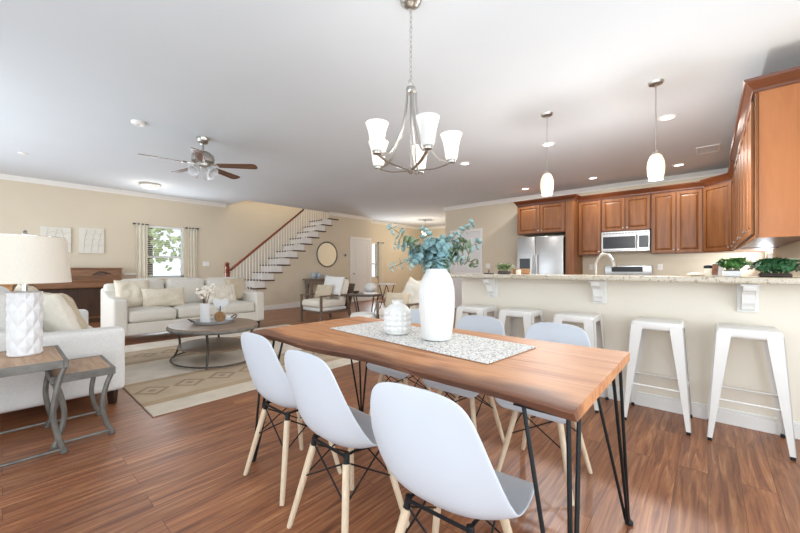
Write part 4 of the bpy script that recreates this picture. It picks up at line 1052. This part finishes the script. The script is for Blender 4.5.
# directions in the view: right vector and depth
Rv = Vector((.7507, .6606, 0)); Dv = Vector((-.6606, .7507, 0))
SPR = [(-.215, .02, .235, 'euca'), (-.16, -.05, .175, 'euca3'), (-.21, .06, .02, 'euca'), (-.12, .03, .10, 'euca2'), (-.06, .05, .225, 'euca'), (-.05, -.08, .15, 'euca2'), (-.08, .1, .13, 'euca'), (-.19, -.02, .14, 'euca'),
       (.02, -.1, .13, 'euca2'), (.05, .08, .18, 'euca'), (.095, -.02, .20, 'euca'), (.165, .03, .255, 'euca'), (.135, -.06, .12, 'euca3'), (.205, .04, .15, 'euca'), (.09, .1, .10, 'euca2'), (.0, .02, .17, 'euca'), (.17, -.05, .04, 'euca3'), (-.13, -.02, .04, 'euca'), (.11, -.06, .06, 'euca'), (.04, -.05, .09, 'euca2'), (-.11, -.09, .065, 'euca2'), (.03, .14, .14, 'euca'), (.13, .02, .16, 'euca3')]
for (a, d, h, mt) in SPR:
    a *= 1.12; tip = Rv*a+Dv*d+Vector((0, 0, h+.04)); mid = Rv*(a*.45)+Dv*(d*.35)+Vector((0, 0, .10+h*.32)); base_ = Rv*(a*.06)+Dv*(d*.06)
    low = Rv*(a*.12)+Dv*(d*.12)+Vector((0, 0, .05))
    pts = catmull([tuple(base_), tuple(low), tuple(mid), tuple(tip)], 10)
    s_ = MB().tube(pts, [.0028, .0012], 5).build('sprig', 'stem', eu)
    m = MB(); n = len(pts)
    for i in range(11, n, 2):
        p = Vector(pts[i]); tg = (Vector(pts[min(i+1, n-1)])-Vector(pts[i-1])).normalized(); sd = tg.orthogonal().normalized(); sd.rotate(Matrix.Rotation(i*1.1+rnd.random(), 3, tg))
        R_ = rnd.uniform(.017, .026)*(1.12-.4*(i/n))
        for s in (1, -1):
            c_ = p+sd*(s*R_*.95); nr = (tg*rnd.uniform(.5, 1)+sd*s*rnd.uniform(-.2, .5)+Vector((rnd.uniform(-.4, .4), rnd.uniform(-.4, .4), rnd.uniform(-.3, .3))))
            m.disc(c_, nr, R_, 9, .16, rnd.uniform(.85, 1.1))
    o = m.build('leaves', mt, s_)
    so = o.modifiers.new('thick', 'SOLIDIFY'); so.thickness = .0008

# ================================================================== DINING CHAIRS
def make_chair():
    t = thing('dining_chair', '', 'chair', group='white shell chairs around the dining table')   # faces local +y
    #      y     z    halfw lift
    K = [(.185, .372, .150, 0), (.184, .388, .180, .002), (.170, .403, .200, .006), (.11, .408, .219, .022), (.035, .398, .229, .036), (-.04, .392, .231, .050), (-.10, .406, .229, .060),
         (-.148, .45, .224, .066), (-.176, .52, .216, .054), (-.192, .595, .204, .034), (-.203, .67, .186, .016), (-.210, .722, .168, .007), (-.214, .750, .150, .004), (-.216, .768, .124, .002), (-.217, .778, .086, .001), (-.2172, .782, .035, .0)]
    C_ = catmull(K, 4); n = len(C_)
    def fn(u, v):
        i = min(n-1, int(round(u*(n-1)))); y, z, w, lf = C_[i]
        a, b = C_[max(i-1, 0)], C_[min(i+1, n-1)]; ty_, tz_ = b[0]-a[0], b[1]-a[1]; L_ = math.hypot(ty_, tz_) or 1
        ny, nz = tz_/L_, -ty_/L_       # towards the sitter
        s = v*2-1; l = lf*(abs(s)**2.6)
        sag = 0
        return (s*w, y+ny*(l+sag), z+nz*(l+sag))
    m = MB(); m.grid(fn, n, 25)
    o = m.build('seat_shell', 'shell', t, angle=80); so = o.modifiers.new('thick', 'SOLIDIFY'); so.thickness = .006; so.offset = 0
    sb = o.modifiers.new('soft', 'SUBSURF'); sb.levels = 1; sb.render_levels = 1
    tops = {}
    for sx in (-1, 1):
        for sy in (-1, 1):
            top = Vector((sx*.105, sy*.095, .372)); bot = Vector((sx*.185, sy*.172, 0)); tops[sx, sy] = (top, bot)
            q = top.lerp(bot, .06)
            l = MB().tube([q, q.lerp(bot, .97), bot], [.0155, .0115, .0105], 14).build('leg', 'birch', t)
            m = MB(); m.tube([top+Vector((0, 0, .016)), top.lerp(bot, .09)], .012, 8); m.build('bracket', 'black', l)
    fr = MB(); z = .380
    for sx in (-1, 1): fr.tube([(sx*.105, -.11, z), (sx*.105, .09, z)], .006, 6)
    for y in (-.105, .085): fr.tube([(-.105, y, z), (.105, y, z)], .006, 6)
    fr.build('seat_frame', 'black', t)
    for a, b in ((((-1, -1)), (1, -1)), ((1, -1), (1, 1)), ((1, 1), (-1, 1)), ((-1, 1), (-1, -1))):
        m = MB(); A0 = tops[a][0].lerp(tops[a][1], .05); A1 = tops[a][0].lerp(tops[a][1], .42); B0 = tops[b][0].lerp(tops[b][1], .05); B1 = tops[b][0].lerp(tops[b][1], .42)
        m.tube([A0, B1], .0035, 6); m.tube([B0, A1], .0035, 6); m.build('cross_brace', 'black', t)
    return t
chair = make_chair()
CHS = [(-1.67, 1.03, 0.0, 'white shell dining chair at the near side of the table, farthest from the camera'),
       (-1.15, .975, -.02, 'white shell dining chair in the middle of the near side of the table'),
       (-.605, .945, .06, 'white shell dining chair at the near side, closest to the camera'),
       (-1.66, 1.92, PI, 'white shell dining chair on the far side of the table, hidden behind the vases'),
       (-1.15, 1.92, PI, 'white shell dining chair in the middle of the far side of the table'),
       (-.66, 1.92, PI, 'white shell dining chair on the far side of the table, closest to its right end')]
for i, (x, y, rz, l) in enumerate(CHS):
    o = chair if i == 0 else dup(chair)
    o.location = (x, y, 0); o.rotation_euler = (0, 0, rz); o['label'] = l

# ================================================================== LIGHTS AND CEILING FITTINGS
def point(name, par, loc, power, r=.04, col=(1, .90, .76)):
    l = bpy.data.lights.new(name, 'POINT'); l.energy = power; l.shadow_soft_size = r; l.color = col
    o = bpy.data.objects.new(name, l); COL.objects.link(o); o.parent = par; o.location = loc; return o
# ---- chandelier
ch = thing('chandelier', 'brushed nickel five-arm chandelier with frosted bell shades', 'chandelier', (-1.45, 1.755, 0))
MB().lathe([(.005, 2.795), (.03, 2.80), (.062, 2.82), (.07, 2.8395)], 28).build('canopy', 'nickel', ch)
m = MB(); zc = 2.80; k = 0
while zc > 2.335:
    a = (k % 2)*PI/2; ca, sa = math.cos(a), math.sin(a)
    m.tube([(ca*.009*math.cos(q*PI/6), sa*.009*math.cos(q*PI/6), zc-.02+.02*math.sin(q*PI/6)) for q in range(12)], .0022, 5, closed=True); zc -= .032; k += 1
m.build('chain', 'nickel', ch)
MB().tube([(0, .02*math.cos(q*PI/8), 2.305+.02*math.sin(q*PI/8)) for q in range(16)], .004, 6, closed=True).build('loop', 'nickel', ch)
MB().lathe([(.008, 2.285), (.03, 2.275), (.034, 2.262), (.034, 2.245), (.026, 2.235), (.012, 2.23)], 20).build('collar', 'nickel', ch)
MB().cyl((0, 0, 1.735), .007, .50, 10).build('rod', 'nickel', ch)
MB().lathe([(.004, 1.712), (.018, 1.722), (.024, 1.736), (.018, 1.75), (.008, 1.756)], 16).build('hub', 'nickel', ch)
RS = .265
for q in range(5):
    a = math.radians(q*72-28.65); ca, sa = math.cos(a), math.sin(a)
    arm = MB().tube([(f*ca, f*sa, z) for f, z in ((.03, 2.25), (.042, 2.12), (.085, 1.97), (.17, 1.825), (RS, 1.79))], .008, 8, smooth=8, flat=(.6, 1.4)).build('upper_arm', 'nickel', ch)
    MB().tube([(f*ca, f*sa, z) for f, z in ((.01, 1.737), (.08, 1.742), (.16, 1.752), (.215, 1.77), (RS, 1.793))], .008, 8, smooth=8, flat=(.6, 1.4)).build('lower_arm', 'nickel', ch)
    p = (RS*ca, RS*sa, -.045)
    cup = MB().lathe([(.010, 1.83), (.026, 1.836), (.03, 1.855), (.026, 1.866)], 18, c=p).build('cup', 'nickel', ch)
    MB().lathe([(.032, 1.855), (.040, 1.875), (.046, 1.925), (.054, 1.975), (.070, 2.02), (.066, 2.02), (.051, 1.975), (.043, 1.925), (.036, 1.876)], 28, c=p, cap=(True, False)).build('shade', 'frost' if q == 0 else 'bulb', ch, label='unlit frosted bell shade' if q == 0 else 'glowing frosted bell shade')
    if q: point('chandelier_bulb', ch, (p[0], p[1], 2.005), .9, .03, (1, .97, .94))
# ---- pendants
def pendant(x, y, label):
    t = thing('pendant_lamp', label, 'pendant lamp', (x, y, 0), group='pendant lamps over the bar')
    MB().lathe([(.01, 2.81), (.055, 2.818), (.062, 2.8395)], 28).build('canopy', 'nickel', t)
    MB().cyl((0, 0, 2.185), .004, .63, 8).build('cord', 'nickel', t)
    MB().lathe([(.012, 2.195), (.024, 2.185), (.026, 2.163)], 16).build('socket_cap', 'nickel', t)
    MB().lathe([(.03, 2.165), (.046, 2.15), (.064, 2.10), (.070, 2.05), (.067, 1.99), (.055, 1.93), (.051, 1.93), (.063, 1.99), (.066, 2.05), (.060, 2.10), (.042, 2.145)], 28, cap=(False, False)).build('shade', 'bulb2', t)
    point('pendant_bulb', t, (0, 0, 1.89), 36, .05, (.97, .98, 1))
pendant(-1.36, 4.05, 'white opal glass pendant lamp over the kitchen, left of the two')
pendant(-.365, 4.03, 'white opal glass pendant lamp over the kitchen, right of the two')
# ---- recessed lights
RL = [(-1.68, 5.05, 'round recessed ceiling light just below the left pendant canopy'), (-.35, 5.06, 'round recessed ceiling light beside the right pendant cord'),
      (-2.99, 7.54, 'round recessed ceiling light above the refrigerator cabinet'), (-1.66, 7.50, 'round recessed ceiling light above the cabinet near the microwave'),
      (-.366, 7.50, 'round recessed ceiling light right of the right pendant shade'), (-3.02, 5.06, 'round recessed ceiling light beside the chandelier')]
rl0 = None
for x, y, l in RL:
    if rl0 is None:
        rl0 = thing('recessed_light', l, 'ceiling light', (x, y, CEIL), group='recessed lights over the kitchen')
        MB().lathe([(.065, -.008), (.088, -.008), (.095, -.0005), (.064, -.0005)], 32, cap=(False, False)).build('trim_ring', 'trim', rl0)
        MB().lathe([(.064, -.004), (.002, -.006)], 32).build('lens', 'led', rl0)
    else: dup(rl0, (x, y, CEIL), 0, l)
for x, y, l in RL:
    lt = bpy.data.lights.new('recessed_beam', 'AREA'); lt.shape = 'DISK'; lt.size = .12; lt.energy = 8; lt.color = (1, .97, .93)
    o = bpy.data.objects.new('recessed_beam', lt); COL.objects.link(o); o.location = (x, y, CEIL-.012)
t = thing('flush_ceiling_light', 'round lit flush-mount ceiling light near the far window', 'ceiling light', (-8.63, 2.01, CEIL))
MB().lathe([(.18, -.0005), (.18, -.03), (.165, -.035)], 36).build('pan', 'nickel', t)
MB().lathe([(.165, -.034), (.155, -.06), (.11, -.085), (.05, -.097), (.004, -.10)], 36, cap=(False, True)).build('diffuser', 'bulb', t)
point('flush_bulb', t, (0, 0, -.2), 3, .1)
t = thing('hall_ceiling_lamp', 'lit white hanging lamp in the hall seen through the eucalyptus', 'ceiling light', (-7.6, 10.0, CEIL))
MB().lathe([(.06, -.0005), (.06, -.02), (.01, -.03)], 24).build('canopy', 'nickel', t); MB().cyl((0, 0, -.36), .006, .34, 8).build('stem', 'nickel', t)
MB().lathe([(.03, -.35), (.12, -.38), (.15, -.43), (.12, -.50), (.05, -.53), (.004, -.535)], 32).build('globe', 'bulb', t)
point('hall_bulb', t, (0, 0, -.68), 26, .12, (1, .86, .66))
t = thing('smoke_detector', 'round white smoke detector on the ceiling before the fan', 'smoke detector', (-5.08, 1.065, CEIL))
MB().lathe([(.07, -.0005), (.068, -.02), (.055, -.034), (.004, -.036)], 28).build('case', 'plastic', t); MB().lathe([(.02, -.035), (.018, -.04), (.002, -.041)], 14).build('button', 'grey_ceramic', t)
t = thing('sprinkler_cover', 'small white disc on the ceiling above the left canvas', 'ceiling fitting', (-7.75, .2, CEIL))
MB().lathe([(.05, -.0005), (.048, -.012), (.02, -.02), (.003, -.02)], 24).build('disc', 'plastic', t)
t = thing('ceiling_vent', 'white ceiling vent near the right-hand cabinet', 'vent', (0.0, 6.79, CEIL))
m = MB(); m.box(-.13, .13, -.19, -.172, -.012, -.0005); m.box(-.13, .13, .172, .19, -.012, -.0005); m.box(-.13, -.112, -.172, .172, -.012, -.0005); m.box(.112, .13, -.172, .172, -.012, -.0005); m.build('frame', 'trim', t, smooth=False)
for k in range(7): MB().box(-.112, .112, -.162+k*.049, -.132+k*.049, -.008, -.0005).build('slat', 'grey_ceramic', t, smooth=False)
# ---- ceiling fan
fn_ = thing('ceiling_fan', 'five-blade ceiling fan with walnut blades over the living room', 'ceiling fan', (-5.055, 1.768, 0))
MB().lathe([(.02, 2.755), (.05, 2.765), (.075, 2.80), (.08, 2.8395)], 28).build('canopy', 'nickel', fn_)
MB().cyl((0, 0, 2.63), .013, .13, 12).build('downrod', 'nickel', fn_)
MB().lathe([(.03, 2.66), (.09, 2.645), (.13, 2.61), (.14, 2.56), (.135, 2.52), (.09, 2.495), (.085, 2.46), (.06, 2.45), (.02, 2.445)], 36).build('motor_housing', 'nickel', fn_)
for q in range(5):
    a = math.radians(47+72*q)
    br = MB(); br.prism([(.10, -.018), (.20, -.03), (.24, -.04), (.24, .04), (.20, .03), (.10, .018)], 'z', 2.478, 2.486); o = br.build('blade_iron', 'nickel', fn_, smooth=False); o.rotation_euler = (0, 0, a)
    m = MB(); pl = [(.19, -.052)]+[(.64, -.068), (.675, -.06), (.695, -.035), (.70, 0), (.695, .035), (.675, .06), (.64, .068)]+[(.19, .052)]
    m.prism(pl, 'z', -.004, .004, .0015); o2 = m.build('blade', 'blade', fn_, smooth=False); o2.data.transform(T(0, 0, 2.476)@RX(math.radians(-12))); o2.rotation_euler = (0, 0, a)
for q in range(4):
    a = q*PI/2+.5; ca, sa = math.cos(a), math.sin(a)
    MB().lathe([(.02, 0), (.03, .015), (.04, .05), (.055, .085), (.05, .085), (.036, .05), (.026, .016)], 20, mat=T(ca*.08, sa*.08, 2.435)@RZ(a)@RY(2.3)@Matrix.Scale(1.3, 4), cap=(True, False)).build('glass_shade', 'fanglass', fn_)
for q in (0, 1):
    m = MB(); m.tube([(.03-.06*q, .02, 2.445), (.03-.06*q, .02, 2.29+.03*q)], .0012, 5); m.lathe([(.002, 0), (.006, -.008), (.006, -.02), (.002, -.026)], 8, c=(.03-.06*q, .02, 2.29+.03*q)); m.build('pull_chain', 'nickel', fn_)

# ================================================================== THINGS ON THE BAR
zb = 1.0425
def fern(name, label, x, y, w, d, h, n, mat, seed, potmat, ph, lr=.03):
    t = thing(name, label, 'plant', (x, y, zb)); rnd = random.Random(seed)
    MB().box(-w*.5, w*.5, -d*.5, d*.5, 0, ph, .008, 2).build('planter', potmat, t)
    MB().box(-w*.46, w*.46, -d*.46, d*.46, ph, ph+.004).build('soil', 'bark', t, smooth=False)
    m = MB()
    for i in range(n):
        bx_, by_ = rnd.uniform(-.42, .42)*w, rnd.uniform(-.4, .4)*d; a = rnd.random()*2*PI; L_ = rnd.uniform(.6, 1.15)*h; out = rnd.uniform(.3, 1.0)*h
        tip = (bx_+math.cos(a)*out, max(-.19, min(.19, by_+math.sin(a)*out*.8)), ph+L_*rnd.uniform(.35, .9)); mid = (bx_+math.cos(a)*out*.5, by_+math.sin(a)*out*.4, ph+L_*.75)
        P_ = catmull([(bx_, by_, ph), mid, tip], 7); m.tube(P_, [.0015, .0006], 4)
        for j in range(3, len(P_)):
            p = Vector(P_[j]); tg = (p-Vector(P_[j-1])).normalized(); sd = tg.cross(Vector((0, 0, 1)))
            if sd.length < .1: sd = Vector((1, 0, 0))
            sd.normalize(); ll = lr*(1.2-.6*j/len(P_))
            for s in (1, -1):
                e = p+sd*s*ll+tg*ll*.5+Vector((0, 0, rnd.uniform(-.008, .006))); wv = tg*ll*.28
                vs = [m.bm.verts.new(q_) for q_ in (p, p.lerp(e, .5)+wv, e, p.lerp(e, .5)-wv)]; m.bm.faces.new(vs)
    m.build('foliage', mat, t, smooth=False); return t
fern('potted_fern', 'bright green fern in a low white planter on the bar', .125, 3.40, .09, .12, .092, 46, 'fern', 2, 'plaster', .042)
fern('potted_fern', 'lush dark green fern at the right end of the bar', .335, 3.42, .15, .13, .105, 100, 'fern2', 5, 'darkleg', .022)
t = fern('potted_herb', 'small sage green plant in a dark bowl at the left end of the bar', -1.56, 3.38, .10, .10, .085, 34, 'sage', 8, 'darkiron', .03, .02)
g = thing('pepper_mill', 'cream pepper mill with a dark cap on the bar left of the ferns', 'pepper mill', (.0, 3.43, zb))
MB().lathe([(.022, 0), (.024, .004), (.019, .03), (.022, .058)], 20).build('body', 'candle', g); MB().lathe([(.023, .058), (.025, .064), (.024, .078), (.01, .083)], 20).build('cap', 'black', g)
g = thing('photo_frame', 'small brown and white print leaning between pepper mill and fern', 'picture', (.045, 3.50, zb), -.5)
MB().box(-.035, .035, -.006, .006, 0, .10, .002).build('frame', 'plaster', g, smooth=False); MB().box(-.026, .012, -.009, -.0055, .008, .09).build('print', 'photo', g, smooth=False)
g.rotation_euler = (-.18, 0, -.5)
g = thing('garlic_dish', 'small pale dish lying on the bar left of the pepper mill', 'dish', (-.07, 3.44, zb))
MB().lathe([(.02, 0), (.04, .006), (.05, .014), (.044, .02), (.02, .026), (.003, .027)], 24).build('dish', 'candle', g)
basecab('cherry base cabinet along the right kitchen wall', .10, XR-.002, 4.4, 7.70, 'x'); counter('granite worktop along the right kitchen wall', .07, XR-.002, 4.4, 7.70)
g = thing('cutting_board', 'brown wooden board standing at the left part of the bar', 'cutting board', (-1.42, 3.47, zb), .0)
MB().box(-.085, .085, -.008, .008, 0, .055, .004).build('board', 'board', g, smooth=False)
g = thing('candle', 'short ivory pillar candle before the wooden board on the bar', 'candle', (-1.42, 3.40, zb))
MB().lathe([(.024, 0), (.024, .042), (.02, .045), (.003, .042)], 24).build('wax', 'candle', g); MB().cyl((0, 0, .04), .0012, .012, 6).build('wick', 'black', g)
g = thing('small_tray', 'small dark caddy on the bar left of the sage plant', 'dish', (-1.73, 3.38, zb))
m = MB(); m.box(-.045, .045, -.03, .03, 0, .012, .004); m.build('base', 'darkiron', g, smooth=False); MB().lathe([(.004, .012), (.006, .03), (.01, .035), (.004, .042)], 10).build('handle', 'darkiron', g)
